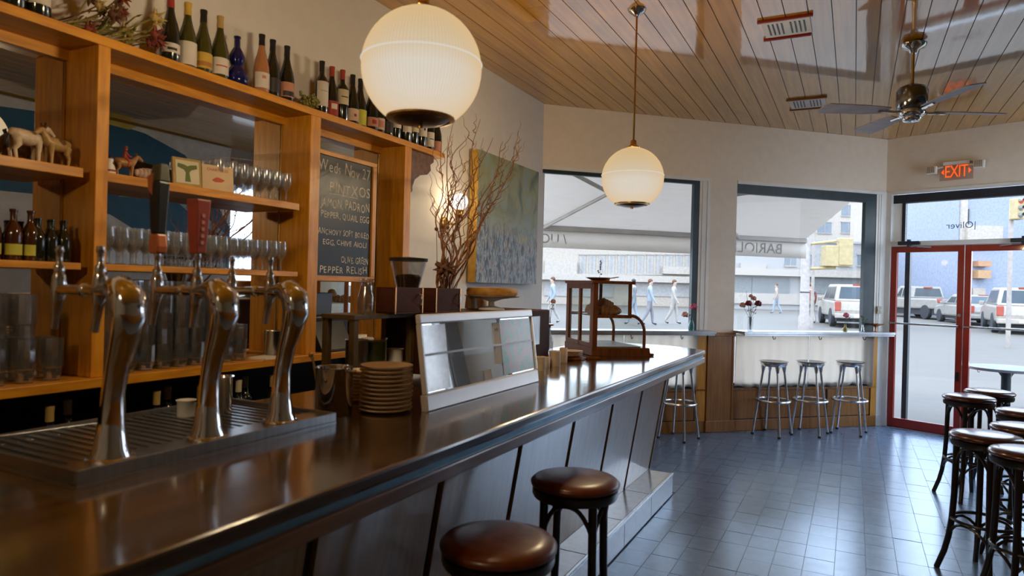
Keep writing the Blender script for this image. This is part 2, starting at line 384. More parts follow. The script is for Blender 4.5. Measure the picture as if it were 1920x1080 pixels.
rb.build('tile_field', TILE, floor, kind='stuff')

def wall(name, bm, mat, label, loc=(0, 0, 0), rot=0, bevel=0):
    o = bm.build(name, mat, loc=loc, rot=rot, bevel=bevel, kind='structure'); return tag(o, label, 'wall')
wall('wall_left', B().box(XW - .2, YB, 0, XW, WA.y + .06, CH), WALLP, 'pale plaster wall behind the bar shelves and the painting')
wall('wall_back', B().box(XW - .2, YB - .2, 0, XR + .2, YB, CH), WALLP, 'plain back wall behind the camera')
wr = B(); wr.box(XR, YB, 0, XR + .2, 6.5, CH).box(XR, 6.5, 0, XR + .2, YR + .05, .75).box(XR, 6.5, 2.95, XR + .2, YR + .05, CH).box(XR, 7.75, .75, XR + .2, YR + .05, 2.95)
wall('wall_right', wr, pm('warm_grey_paint', (.26, .24, .23), (.23, .22, .21), .7, scale=10), 'right side wall with the blue mural and one window')
wall('wall_right_bounce_cut', B().box(XR - .03, YB, 0, XR, 6.5, 1.05), WAINS, 'unseen brown wood wainscot added along the right wall to cut bounce light')  # out of view, added dark to lower the bounce light on the bar front
wall('wall_back_bounce_cut', B().box(-.9, YB, 0, XR - .03, YB + .03, 1.05), WAINS, 'unseen brown wood wainscot added along the back wall to cut bounce light')  # unseen as well, added to keep stray bounce light down
wf = B(); wf.box(0, 0, 2.68, WL + .05, .2, CH).box(1.885, 0, 0, 2.205, .2, 2.68).box(-.25, 0, 0, 0.0, .2, CH)
for a, b in ((0, 1.885), (2.205, WL)): wf.box(a, .03, 0, b, .2, .46)
wall('wall_front', wf, WALLC, 'cream wall above and between the street windows', WA, WROT)
we = B(); we.box(0, 0, 2.68, DL + .1, .2, CH).box(1.58, 0, 0, DL + .1, .2, 2.68)
wall('wall_entrance', we, WALLC, 'cream wall around the red entrance doors', WB, DROT)

# ceiling: backing slab and planks
cb = B().prism([(XW - .2, YB - .2), (XR + .2, YB - .2), (XR + .2, YR + .2), (WB.x, WB.y + .22), (XW - .2, WA.y + .02)], lambda u, v, w_: (u, v, w_), CH + .012, CH + .2)
ceil = cb.build('ceiling', DARKW, kind='structure'); tag(ceil, 'varnished wooden plank ceiling reflecting the windows', 'ceiling')
PWD = 0.137; x = XW; k = 0
while x < XR:
    x1 = min(x + PWD - .006, XR)
    ys = [YB, random.uniform(-2, .5), random.uniform(1.8, 4.2), None]
    for a in range(3):
        y0 = ys[a]; ya = ys[a + 1] - .002 if ys[a + 1] is not None else None
        e0 = ya if ya is not None else front_y(x) - .002; e1 = ya if ya is not None else front_y(x1) - .002
        dz = random.uniform(0, .0012)
        pb = B()
        pb.hexa([(x, y0, CH - dz), (x1, y0, CH - dz), (x1, e1, CH - dz), (x, e0, CH - dz), (x, y0, CH + .012), (x1, y0, CH + .012), (x1, e1, CH + .012), (x, e0, CH + .012)])
        pb.build('ceiling_plank', CEILW, ceil)
    x += PWD; k += 1

# street windows -------------------------------------------------------------
def window(n, s0, s1, dark_top, dark_right, label, left_dark):
    e = thing('window_%d' % n, label, 'window', WA, WROT, kind='structure')
    B().box(s0, -.012, 2.66, s1, .004, 2.695).box(s1 - .13, .0, .46, s1, .05, 2.66).box(s1 - .10, -.006, .46, s1 - .075, 0.0, 2.66).box(s1 - .04, -.006, .46, s1 - .02, 0.0, 2.66).build('casing', TRIMW, e)
    d = B(); d.box(s0, .005, dark_top, s1 - .13, .055, 2.66).box(s1 - .13 - dark_right, .005, .46, s1 - .13, .055, dark_top)
    d.box(s0, .005, .46, s1 - .13, .055, .52)
    d.build('frame', TEAL, e)
    B().box(s0 + left_dark, .030, .52, s1 - .13 - dark_right, .036, dark_top).build('pane', PANE, e)
    return e
window(1, 0.0, 1.885, 2.625, .065, 'large street window behind the pastry case with dark frame', 0.0)
window(2, 2.205, WL, 2.56, .15, 'street window above the three chrome stools', 0.0)
e = thing('window_3', 'side window at the end of the mural wall', 'window', (XR, 6.5, 0), PI / 2, kind='structure')
B().box(0, -.12, .75, .05, -.04, 2.95).box(1.2, -.12, .75, 1.25, -.04, 2.95).box(.05, -.12, 2.9, 1.2, -.04, 2.95).box(.05, -.12, .75, 1.2, -.04, .8).build('frame', TRIMW, e)
B().box(.05, -.09, .8, 1.2, -.084, 2.9).build('pane', PANE, e)

# wainscot below the windows
for n, (s0, s1, cuts) in enumerate(((0.0, 1.885, (0, .62, 1.24, 1.76)), (2.205, WL, (2.205, 2.80, 3.42, 4.02)))):
    wn = thing('wainscot', ('brown wood wainscot panels under the window behind the pastry case', 'brown wood wainscot panels behind the three chrome stools')[n], 'wainscot', WA, WROT, kind='structure')
    for a, b in zip(cuts[:-1], cuts[1:]): B().box(a + .012, -.004, .13, b - .012, .028, .43).build('panel', WAINS, wn, bevel=.003)
    B().box(s0, .004, .0, s1, .03, .46).build('backing', DARKW, wn)
    B().box(s0, -.012, .0, s1, .004, .12).build('baseboard', WAINS, wn, bevel=.003)
    B().box(s0, -.012, .435, s1, .004, .462).build('cap_rail', WAINS, wn, bevel=.003)
    B().box(cuts[-1], -.012, .12, s1 - .005, .026, 1.05).build('end_post', OAKV, wn, bevel=.003)
pl = thing('pilaster_panel', 'tall brown wood panel on the pillar between the windows', 'panel', WA, WROT, kind='structure')
B().box(1.875, -.03, .0, 2.225, 0, .12).build('plinth', WAINS, pl, bevel=.004)
B().box(1.885, -.018, .12, 2.205, 0, 1.02).build('board', WAINS, pl)
B().box(1.885, -.026, .12, 1.903, -.018, 1.02).box(2.187, -.026, .12, 2.205, -.018, 1.02).build('stile', WAINS, pl)
B().box(1.88, -.03, 1.02, 2.22, 0, 1.06).build('cap_rail', WAINS, pl, bevel=.004)

ZINC = pm('zinc_ledge', (0.46, 0.49, 0.52), (0.36, 0.38, 0.41), 0.3, 0.7, scale=8)
for s0, s1, lab in ((0.0, 1.87, 'narrow zinc drinks ledge behind the pastry case'), (2.205, 4.165, 'narrow zinc drinks ledge above the three chrome stools')):
    lg = thing('window_ledge', lab, 'ledge', WA, WROT)
    B().box(s0, -.20, 1.055, s1, .045, 1.085).build('ledge_top', ZINC, lg, bevel=.004)
    B().box(s0 + .01, -.19, 1.04, s1 - .01, -.175, 1.055).build('front_lip', ZINC, lg)
    for q in range(3):
        s = s0 + (s1 - s0) * (.2 + .3 * q)
        B().tube([(s, -.14, 1.056), (s, -.14, 1.02), (s, -.155, 1.0), (s, -.175, 1.005), (s, -.18, 1.025)], .004, 6).build('coat_hook', BLACK, lg, 1)

def curtain(s0, s1, label, seed):
    random.seed(seed); b = B(); n = 60; rows = 8; ph = random.uniform(0, 6)
    pts = []
    for r in range(rows + 1):
        for k in range(n + 1):
            u = k / n; s = s0 + (s1 - s0) * u; v = r / rows
            y = -.03 + .010 * math.sin(u * 46 + ph) * (.35 + .65 * v) + .005 * math.sin(u * 17 + 2 * v)
            z = 1.045 - (1.045 - .475 - .01 * math.sin(u * 9 + ph) - .008 * math.sin(u * 31)) * v
            pts.append((s, y, z))
    b.v = pts
    b.f = [(r * (n + 1) + k, r * (n + 1) + k + 1, (r + 1) * (n + 1) + k + 1, (r + 1) * (n + 1) + k) for r in range(rows) for k in range(n)]
    o = b.build('cafe_curtain', CURT, None, 60, loc=WA, rot=WROT)
    m = o.modifiers.new('solid', 'SOLIDIFY'); m.thickness = .0012
    return tag(o, label, 'curtain')
curtain(.02, .9, 'white cafe curtain under the ledge, far left one behind the bar end', 1)
curtain(.92, 1.76, 'white cafe curtain under the ledge beside the wood pillar panel', 2)
curtain(2.22, 3.14, 'white cafe curtain behind the left chrome stool of the three', 3)
curtain(3.16, 4.03, 'white cafe curtain behind the right chrome stool nearest the doors', 4)
random.seed(11)

# entrance: transom, doors ----------------------------------------------------
e = thing('window_4', 'transom window above the red entrance doors', 'window', WB, DROT, kind='structure')
B().box(0.0, -.01, 0, .062, .18, 2.68).box(1.52, -.01, 0, 1.59, .18, 2.68).box(.062, -.01, 2.655, 1.52, .02, 2.69).build('jamb', TRIMW, e)
B().box(.062, -.015, 2.066, 1.52, .12, 2.118).build('transom_bar', TRIMW, e, bevel=.004)
B().box(.062, .05, 2.56, 1.52, .14, 2.655).box(.15, .07, 2.118, .185, .13, 2.56).box(1.47, .07, 2.118, 1.52, .13, 2.56).build('frame', pm('navy_frame', (.012, .02, .035), (.008, .013, .024), .45, scale=6), e)
B().box(.062, .075, 2.118, .15, .09, 2.56).build('side_panel', TRIMW, e)
B().box(.185, .098, 2.118, 1.47, .104, 2.56).build('pane', PANE, e)
tb, tw = text_mesh('|Oliver', .10, 0, 0.0005, mirror=True)
tb.build('window_lettering', paint((.16, .24, .42)), e, loc=(.87, .094, 2.25), label='dark blue window lettering seen in reverse')
def door(n, s0, s1, hinge_left, label):
    e = thing('door_%d' % n, label, 'door', WB, DROT, kind='structure')
    B().box(s0, .02, .012, s0 + .06, .065, 2.062).build('stile', REDP, e, bevel=.004)
    B().box(s1 - .06, .02, .012, s1, .065, 2.062).build('stile', REDP, e, bevel=.004)
    B().box(s0 + .06, .02, 1.995, s1 - .06, .065, 2.062).build('top_rail', REDP, e, bevel=.003)
    B().box(s0 + .06, .02, .012, s1 - .06, .065, .11).build('bottom_rail', REDP, e, bevel=.003)
    B().box(s0 + .06, .04, .11, s1 - .06, .046, 1.995).build('pane', PANE, e)
    B().tube([(s0 + .02, -.045, 1.19), (s1 - .02, -.045, 1.19)], .011, 10).tube([(s0 + .03, -.045, 1.19), (s0 + .03, .02, 1.19)], .009, 8).tube([(s1 - .03, -.045, 1.19), (s1 - .03, .02, 1.19)], .009, 8).build('push_bar', ALU, e, 40)
    ls = s1 - .03 if hinge_left else s0 + .03
    if hinge_left:
        B().tube([(ls, .022, 1.31), (ls, .008, 1.31)], .017, 14).build('lock_cylinder', STEEL, e, 40)
        B().box(ls - .017, .01, .60, ls + .012, .02, .70).build('bolt_plate', BLACK, e, bevel=.002)
    cx = s0 + .20 if hinge_left else s1 - .2
    c = B().box(cx - .11, -.06, 2.075, cx + .11, -.012, 2.115).tube([(cx, -.036, 2.05), (cx, -.036, 2.135)], .022, 12).build('door_closer', pm('closer_navy', (.01, .02, .04), (.008, .015, .03), .4, scale=5), e, bevel=.004)
    sg = 1 if hinge_left else -1
    B().tube([(cx, -.036, 2.058), (cx + sg * .09, -.075, 2.052), (cx + sg * .21, .0, 2.045)], .008, 6).build('closer_arm', ALU, c, 40)
door(1, .065, .786, True, 'left red framed glass entrance door with push bar')
door(2, .792, 1.515, False, 'right red framed glass entrance door cut by the picture edge')
B().box(.06, -.04, 0, 1.52, .14, .011).build('door_sill', ALU, None, loc=WB, rot=DROT, kind='structure')
tag(bpy.data.objects['door_sill'], 'metal threshold strip under the red doors', 'threshold')
sp = B().box(.15, .2, -.05, .20, .26, 2.12).build('storefront_post', TEAL, None, loc=WB, rot=DROT, kind='structure')
tag(sp, 'dark teal outer post seen through the left red door', 'post')
# baseboard / corner trim
ct = B().box(-.075, -.012, 0, 0, .0, 2.69).build('trim_1', TRIMW, None, loc=WB, rot=WROT, kind='structure'); tag(ct, 'pale corner trim between window and entrance door', 'trim')
sw = thing('light_switch', 'small beige double switch plate beside the entrance door', 'switch', wpt(WL - .085, 0, 1.29), WROT)
B().box(-.022, -.026, 0, .036, -.012, .085).build('plate', paint((.42, .38, .30), .4), sw, bevel=.002)
B().box(-.012, -.032, .03, .0, -.026, .055).build('toggle', WHITE, sw); B().box(.014, -.032, .03, .026, -.026, .055).build('toggle', WHITE, sw)

# exit sign ---------------------------------------------------------------
ex = thing('exit_sign', 'red glowing EXIT sign with two emergency lamp heads', 'exit sign', WB + DD * .70 + Vector((0, 0, 2.76)), DROT)
EXPL = thin_glass('clear_acrylic', (1, .97, .95), .06, .05, .85)
B().box(-.15, -.035, 0.0, .16, -.03, .185).build('acrylic_panel', EXPL, ex)
B().box(-.12, -.05, .165, .13, .0, .20).build('housing', TRIMW, ex, bevel=.004)
tb, tw = text_mesh('EXIT', .185, 0, .002, align='CENTER', spacing=.92)
for i, v in enumerate(tb.v): tb.v[i] = (v[0] * .62, v[1], v[2])
b2, _ = text_mesh('EXIT', .185, 0, .002, align='CENTER', spacing=.92)
EXR = emit('exit_red', (1.0, .13, .025), 1.15)
tb.build('letters', EXR, ex, loc=(0.005, -.040, .030), label='glowing red letters')
B().prism([(-.135, .09), (-.11, .12), (-.11, .06)], lambda u, v, w_: (u, w_, v), -.042, -.036).build('chevron', EXR, ex)
B().prism([(.145, .09), (.12, .06), (.12, .12)], lambda u, v, w_: (u, w_, v), -.042, -.036).build('chevron', EXR, ex)
for sgn in (-1, 1):
    h = B(); cx = sgn * .22
    h.prism([(cx - .045, -.04), (cx + .045, -.04), (cx + .05, .04), (cx - .05, .04)], lambda u, v, w_: (u, w_, v + .12 + (.02 if sgn > 0 else 0)), -.09, -.03)
    h.tube([(sgn * .12, -.03, .15), (cx, -.04, .14)], .012, 8)
    lh = h.build('lamp_head', TRIMW, ex, bevel=.006)
    for q in range(4): B().box(cx - .035 + q * .019, -.093, .09 + (.02 if sgn > 0 else 0), cx - .025 + q * .019, -.09, .155 + (.02 if sgn > 0 else 0)).build('louvre', STEEL, lh)

# ceiling air vents ----------------------------------------------------------
VENTW = pm('vent_enamel', (.62, .62, .66), (.54, .54, .58), .35, scale=5)
VRED = pm('vent_red_bar', (.25, .02, .012), (.18, .015, .01), .35, scale=5)
VBRN = pm('vent_brown_bar', (.22, .08, .012), (.16, .06, .01), .35, scale=5)
for (x0, y0, x1, y1, lab, vm) in ((-.62, 4.71, -.28, 5.06, 'ceiling vent with two dark red bars', VRED), (-.61, 6.73, -.265, 7.10, 'smaller looking far ceiling vent with amber bars near the window wall', VBRN)):
    v = thing('ceiling_vent', lab, 'air vent', ((x0 + x1) / 2, (y0 + y1) / 2, CH - .0012), 0, 'ceiling vents')
    hx, hy = (x1 - x0) / 2, (y1 - y0) / 2
    B().box(-hx + .02, -hy + .03, -.008, hx - .02, hy - .03, 0).build('face_plate', VENTW, v, bevel=.003)
    for sg in (-1, 1): B().box(-hx, sg * hy - .010, -.018, hx - (.03 if sg > 0 else 0), sg * hy + .010, 0).build('bar', vm, v, bevel=.003)
    for q in range(9):
        if q == 4: continue
        xx = -hx + .06 + q * (2 * hx - .12) / 8
        B().box(xx - .004, -hy + .07, -.012, xx + .004, hy - .08, -.008).build('slot', BLACK, v)

# ---------------------------------------------------------------- pendant lamps
GLOBE = None
def globe_mat(nm, opac):  # inner glow painted into the emission by height and viewing angle
    m, n, p, out = base(nm); n.nodes.remove(p)
    tcn = n.nodes.new('ShaderNodeTexCoord'); sep = n.nodes.new('ShaderNodeSeparateXYZ'); n.links.new(tcn.outputs['Object'], sep.inputs[0])
    at = n.nodes.new('ShaderNodeMath'); at.operation = 'ARCTAN2'; n.links.new(sep.outputs['Y'], at.inputs[0]); n.links.new(sep.outputs['X'], at.inputs[1])
    mu = n.nodes.new('ShaderNodeMath'); mu.operation = 'MULTIPLY'; mu.inputs[1].default_value = 110; n.links.new(at.outputs[0], mu.inputs[0])
    si = n.nodes.new('ShaderNodeMath'); si.operation = 'SINE'; n.links.new(mu.outputs[0], si.inputs[0])
    mr = n.nodes.new('ShaderNodeMapRange'); mr.inputs['From Min'].default_value = -1; mr.inputs['To Min'].default_value = .95; mr.inputs['To Max'].default_value = 1.03
    n.links.new(si.outputs[0], mr.inputs['Value'])
    rp = n.nodes.new('ShaderNodeValToRGB'); zr = n.nodes.new('ShaderNodeMapRange'); zr.inputs['From Min'].default_value = -.2; zr.inputs['From Max'].default_value = .2
    n.links.new(sep.outputs['Z'], zr.inputs['Value']); n.links.new(zr.outputs[0], rp.inputs[0]); e_ = rp.color_ramp.elements
    e_[0].position = .05; e_[0].color = (.70, .58, .42, 1); e_[1].position = 1.0; e_[1].color = (.50, .31, .14, 1)
    for ps, c in ((.22, (.68, .60, .50, 1)), (.42, (.66, .60, .51, 1)), (.56, (.62, .51, .36, 1)), (.8, (.60, .45, .26, 1))):
        q = e_.new(ps); q.color = c
    e = n.nodes.new('ShaderNodeEmission')
    lw = n.nodes.new('ShaderNodeLayerWeight'); lw.inputs['Blend'].default_value = .5
    pw = n.nodes.new('ShaderNodeMath'); pw.operation = 'POWER'; pw.inputs[1].default_value = 1.3; n.links.new(lw.outputs['Facing'], pw.inputs[0])
    cm = n.nodes.new('ShaderNodeMix'); cm.data_type = 'RGBA'; cm.inputs['B'].default_value = (.80, .54, .27, 1); n.links.new(pw.outputs[0], cm.inputs['Factor']); n.links.new(rp.outputs[0], cm.inputs['A']); n.links.new(cm.outputs['Result'], e.inputs[0])
    m2 = n.nodes.new('ShaderNodeMapRange'); m2.inputs['To Min'].default_value = 1.05; m2.inputs['To Max'].default_value = .92; n.links.new(lw.outputs['Facing'], m2.inputs['Value'])
    m3 = n.nodes.new('ShaderNodeMath'); m3.operation = 'MULTIPLY'; n.links.new(mr.outputs[0], m3.inputs[0]); n.links.new(m2.outputs[0], m3.inputs[1]); n.links.new(m3.outputs[0], e.inputs[1])
    t = n.nodes.new('ShaderNodeBsdfTransparent'); t.inputs[0].default_value = (1, .95, .86, 1)
    mx = n.nodes.new('ShaderNodeMixShader'); mx.inputs[0].default_value = opac
    n.links.new(t.outputs[0], mx.inputs[1]); n.links.new(e.outputs[0], mx.inputs[2])
    n.links.new(mx.outputs[0], out.inputs[0]); return m
GLOBE = globe_mat('ribbed_lamp_glass', .94)
CONE = emit('inner_cone_glow', (1.0, .93, .84), .95, .6, 60)
SEAM = emit('seam_glow', (1.0, .90, .76), .72)
def pendant(x, y, label):
    R = .198; zc = 2.212
    t = thing('pendant_lamp', label, 'pendant lamp', (x, y, CH), 0, 'globe pendants over the bar')
    B().lathe([(.0, -.05), (.012, -.05), (.02, -.042), (.05, -.02), (.062, -.004), (.062, 0)], 20).build('ceiling_canopy', CHROME, t, 50)
    B().tube([(0, 0, -.045), (0, 0, zc - CH + R + .01)], .0065, 8).build('rod', BRASS, t, 1)
    B().lathe([(.008, .05), (.018, .045), (.02, .02), (.026, .012), (.045, .002), (.044, -.003), (.0, .003)], 24, (0, 0, zc - CH + R)).build('top_cap', BRASS, t, 50)
    pr = []
    for k in range(0, 25):
        th = PI * k / 29.5
        pr.append((R * math.sin(th), R * math.cos(th)))
    zb = pr[-1][1]; rb_ = pr[-1][0]
    g = B().lathe(pr + [(rb_ * .6, zb + .006), (0, zb + .008)], 48, (0, 0, 0), cap=False).build('globe', GLOBE, t, 60, loc=(0, 0, zc - CH))
    B().ring(R * .998, .0032, .018, 48, 6).build('seam', SEAM, g, 1)
    B().lathe([(rb_ + .003, zb + .010), (rb_ + .004, zb - .004), (rb_ - .012, zb - .008), (rb_ - .014, zb + .0)], 40, cap=False).build('bottom_ring', BRASS, g, 50)
    B().lathe([(rb_ - .012, zb - .002), (.08, zb - .012), (.05, zb - .02), (.02, zb - .024), (0, zb - .025)], 40).build('bottom_reflector', pm('dark_reflector', (.16, .12, .10), (.10, .07, .06), .3, .8, scale=5), g, 60)
    B().lathe([(.010, zb - .02), (.010, zb - .032), (.0, zb - .034)], 12).build('knob', BRASS, g, 60)
    for q in range(5):                       # added radiusless point lights, spread to soften shadows, standing in for the bulb
        a = q * 2 * PI / 5
        l = bpy.data.lights.new('globe_point_light', 'POINT'); l.energy = LAMP_W / 5; l.color = HOT; l.shadow_soft_size = 0
        lo = bpy.data.objects.new('bulb_light', l); COL.objects.link(lo); lo.parent = t; lo.location = (.06 * math.cos(a), .06 * math.sin(a), zc - CH + (.09 if q % 2 else .03))
pendant(-1.296, 1.847, 'large glowing ribbed glass globe pendant, nearest to the camera')
pendant(-1.29, 4.206, 'farther glowing ribbed glass globe pendant in front of the window')
pendant(-1.29, -.51, 'glowing ribbed glass globe pendant over the bar behind the camera')

# ceiling fan -----------------------------------------------------------------
fx, fy = .329, 5.512
fan = thing('ceiling_fan', 'black and chrome ceiling fan on a rod above the doors', 'ceiling fan', (fx, fy, CH), 0)
B().lathe([(.0, -.085), (.022, -.085), (.035, -.06), (.075, -.045), (.085, -.02), (.06, 0)], 24).build('ceiling_canopy', CHROME, fan, 50)
B().tube([(0, 0, -.07), (0, 0, -.35)], .011, 10).build('rod', BRASS, fan, 1)
B().lathe([(.03, -.30), (.085, -.325), (.10, -.35), (.10, -.47), (.085, -.485), (.04, -.49)], 28).build('motor_housing', pm('fan_smoke_chrome', (.30, .31, .33), (.22, .23, .25), .15, 1.0, scale=4), fan, 50)
B().lathe([(.082, -.485), (.088, -.50), (.075, -.53), (.06, -.535), (.06, -.55), (.05, -.565), (0, -.572)], 28).build('switch_cap', CHROME, fan, 50)
FBL = pm('fan_blade', (.42, .40, .44), (.34, .32, .36), .45, scale=5, stretch=(1, 6, 1))
for q in range(4):
    a = q * PI / 2 + .5
    b = B(); L = .62
    fn = lambda u, v, w_: (u * math.cos(a) - v * math.sin(a), u * math.sin(a) + v * math.cos(a), -.495 + w_ + v * .18)
    b.prism([(.17, -.045), (.30, -.065), (L, -.075), (L + .03, -.05), (L + .03, .05), (L, .075), (.30, .065), (.17, .045)], fn, 0, .006)
    bl = b.build('blade', FBL, fan)
    B().tube([fn(.07, 0, .0), fn(.12, 0, -.008), fn(.24, 0, -.004)], .010, 6).build('blade_arm', CHROME, bl, 1)

# ---------------------------------------------------------------- bar
Z0 = 1.05; XF, XBK = -1.0, -1.98; YS = -2.6
def outline(o): return [(XF - o, YS), (XF - o, 5.24 - o * .6), (-1.33, 5.44 - o), (XBK, 5.44 - o), (XBK, YS)]
xy = lambda u, v, w_: (u, v, w_)
bar = thing('bar_counter', 'long dark varnished wooden bar with slanted panelled front', 'bar counter', (0, 0, 0))
B().prism(outline(0), xy, 1.013, Z0).build('counter_top', BARTOP, bar, bevel=.009)
B().prism(outline(.012), xy, .993, 1.013).build('inlay_strip', BLUEST, bar, label='blue grey metal inlay strip')
B().prism(outline(0), xy, .953, .993).build('lower_rail', BARRAIL, bar, bevel=.005)
def px_(z): return -1.335 + (z - .16) * .16
sl_ = B(); sl_.hexa([(px_(.0) - .03, YS, 0), (px_(.0) - .03, 4.95, 0), (-1.9, 4.95, 0), (-1.9, YS, 0), (px_(.953) - .03, YS, .953), (px_(.953) - .03, 4.95, .953), (-1.9, 4.95, .953), (-1.9, YS, .953)][::1])
sl_.build('bar_body', DARKW, bar)
g = 4.95; k = 0
while g > YS + .6:
    y1, y0 = g - .021, g - .605 + .021
    B().hexa([(px_(.16) - .03, y0, .16), (px_(.16), y0, .16), (px_(.16), y1, .16), (px_(.16) - .03, y1, .16), (px_(.952) - .03, y0, .952), (px_(.952), y0, .952), (px_(.952), y1, .952), (px_(.952) - .03, y1, .952)]).build('front_panel', PANELW, bar, bevel=.002)
    B().hexa([(px_(.16) - .03, y1, .16), (px_(.16) - .018, y1, .16), (px_(.16) - .018, g + .021, .16), (px_(.16) - .03, g + .021, .16), (px_(.952) - .03, y1, .952), (px_(.952) - .018, y1, .952), (px_(.952) - .018, g + .021, .952), (px_(.952) - .03, g + .021, .952)]).build('batten', DARKW, bar)
    g -= .605
B().hexa([(px_(.16) - .03, 4.971, .16), (px_(.16) + .004, 4.971, .16), (px_(.16) + .004, 4.983, .16), (px_(.16) - .03, 4.983, .16), (px_(.952) - .03, 4.971, .952), (px_(.952) + .004, 4.971, .952), (px_(.952) + .004, 4.983, .952), (px_(.952) - .03, 4.983, .952)]).build('corner_strip', ALU, bar)
st = thing('foot_step', 'pale tiled foot step along the base of the bar', 'step', (0, 0, 0))
B().box(-1.334, YS, 0, -1.158, 4.93, .152).build('step_core', STEPG, st)
yy = 4.935
while yy > YS + .6:
    y1, y0 = yy - .003, yy - .58 + .003
    B().box(-1.158, y0, .008, -1.15, y1, .145).build('tile', STEPT, st, bevel=.0015)
    B().box(-1.335, y0, .152, -1.168, y1, .160).build('tile', STEPT, st, bevel=.0015)
    yy -= .58
B().box(-1.335, 4.93, .008, -1.16, 4.938, .145).build('tile', STEPT, st)
B().box(-1.166, YS, .146, -1.146, 4.94, .163).build('nosing', ALU, st, bevel=.003)

# ---------------------------------------------------------------- back bar
XS = -2.545; XM = -2.752
SHM = OAK
bb = thing('back_bar_shelves', 'tall oak back bar shelving with mirrored back', 'shelving', (0, 0, 0))
ZT = 2.402
B().box(XW, -.9, ZT - .036, XS, 3.93, ZT).build('top_shelf', OAK, bb, bevel=.003)
B().box(XM, -.9, ZT - .075, XM + .02, 3.52, ZT - .036).build('back_rail', OAK, bb)
for a, b in ((-.86, -.80), (.42, .48), (1.537, 1.585), (2.645, 2.719), (3.47, 3.54)):
    B().box(XM, a, 1.113, XS, b, ZT - .036).build('upright', OAKV, bb, bevel=.003)
for a, b, n in ((.48, 1.50, 'b0'), (1.585, 2.59, 'b1'), (-.8, .42, 'b2')):
    B().box(XM, a, 1.895 - .036, XS - .012, b, 1.895).build('shelf_board', OAK, bb, bevel=.003)
    B().box(XM, a, 1.5435 - .026, XS - .012, b, 1.5435).build('shelf_board', OAK, bb, bevel=.003)
for a, b in ((-.80, .42), (.48, 1.537), (1.585, 2.645), (2.719, 3.47)):
    B().box(XW + .002, a, 1.113, XM, b, ZT - .036).build('mirror_panel', MIRROR, bb, label='mirror behind the shelves')
    B().tube([(XM + .004, b - .004, 1.12), (XM + .004, b - .004, ZT - .04)], .004, 6).build('mirror_bead', BRASS, bb)
# corbel
prof = [(3.54, ZT - .036), (3.84, ZT - .036), (3.84, ZT - .075), (3.80, ZT - .10), (3.81, ZT - .135), (3.77, ZT - .17), (3.69, ZT - .185), (3.625, ZT - .225), (3.60, ZT - .275), (3.605, ZT - .30), (3.57, ZT - .33), (3.56, ZT - .365), (3.54, ZT - .385)]
B().prism(prof, lambda u, v, w_: (w_, u, v), XS - .13, XS - .03).build('corbel', pm('carved_walnut', (.16, .07, .022), (.09, .036, .012), .45, scale=30, bump=.3), bb, bevel=.004, label='dark carved scroll bracket')
bc = thing('back_counter', 'oak back counter under the mirrored shelves', 'counter', (0, 0, 0))
B().box(XW, -1.0, 1.077, XS + .025, 4.0, 1.113).build('counter_top', OAK, bc, bevel=.003)
B().box(XW, -1.0, 0, XS - .02, .9, 1.077).box(XW, 3.3, 0, XS - .02, 4.0, 1.077).build('cabinet', DARKW, bc)
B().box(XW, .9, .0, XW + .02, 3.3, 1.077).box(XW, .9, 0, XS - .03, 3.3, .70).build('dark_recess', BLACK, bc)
B().box(XW + .02, .9, .70, XS - .01, 3.3, .72).build('bottle_shelf', RACKW, bc)
B().box(XS - .02, .9, .78, XS, 3.3, .80).build('bottle_rail', pm('rail_brown', (.20, .08, .02), (.13, .05, .014), .4, scale=6), bc)

# chalkboard ------------------------------------------------------------------
ck = thing('chalkboard', 'black chalk menu board in an oak frame on the back bar', 'chalkboard', (XS - .012, 2.722, 1.50), 0)
H_, W_ = .70, .485
B().box(-.02, 0, .03, -.008, W_ - .035, H_ - .02).build('slate', CHALKB, ck)
B().box(-.022, 0, 0, .004, W_, .03).build('frame_rail', OAK, ck, bevel=.002); B().box(-.022, 0, H_ - .02, .004, W_, H_ + .005).build('frame_rail', OAK, ck, bevel=.002)
B().box(-.022, W_ - .035, .03, .004, W_, H_ - .02).build('frame_stile', OAKV, ck, bevel=.002)
for body, size, y0, z0, j in (('Weds Nov 27', .088, .005, .595, .12), ('PINTXOS', .082, .09, .49, .08), ('JAMON, PADRON', .070, .03, .405, .10), ('PEPPER, QUAIL EGG', .050, .03, .345, .1),
                              ('ANCHOVY SOFT BOILED', .046, .015, .255, .1), ('EGG, CHIVE AIOLI', .042, .05, .20, .1), ('OLIVE, GREEN', .05, .2, .105, .1), ('PEPPER RELISH', .055, .03, .045, .1)):
    random.seed(len(body))
    tb, tw = text_mesh(body, size, j, 0.0003)
    k_ = min(1.0, (W_ - .05 - y0) / tw)
    for i, v in enumerate(tb.v): tb.v[i] = (v[0] * k_, v[1], v[2])
    tb.build('chalk_writing', CHALK, ck, loc=(-.0072, y0, z0), rot=PI / 2)
B().box(-.008, .09, .478, -.0074, .33, .481).build('chalk_underline', CHALK, ck)
random.seed(21)

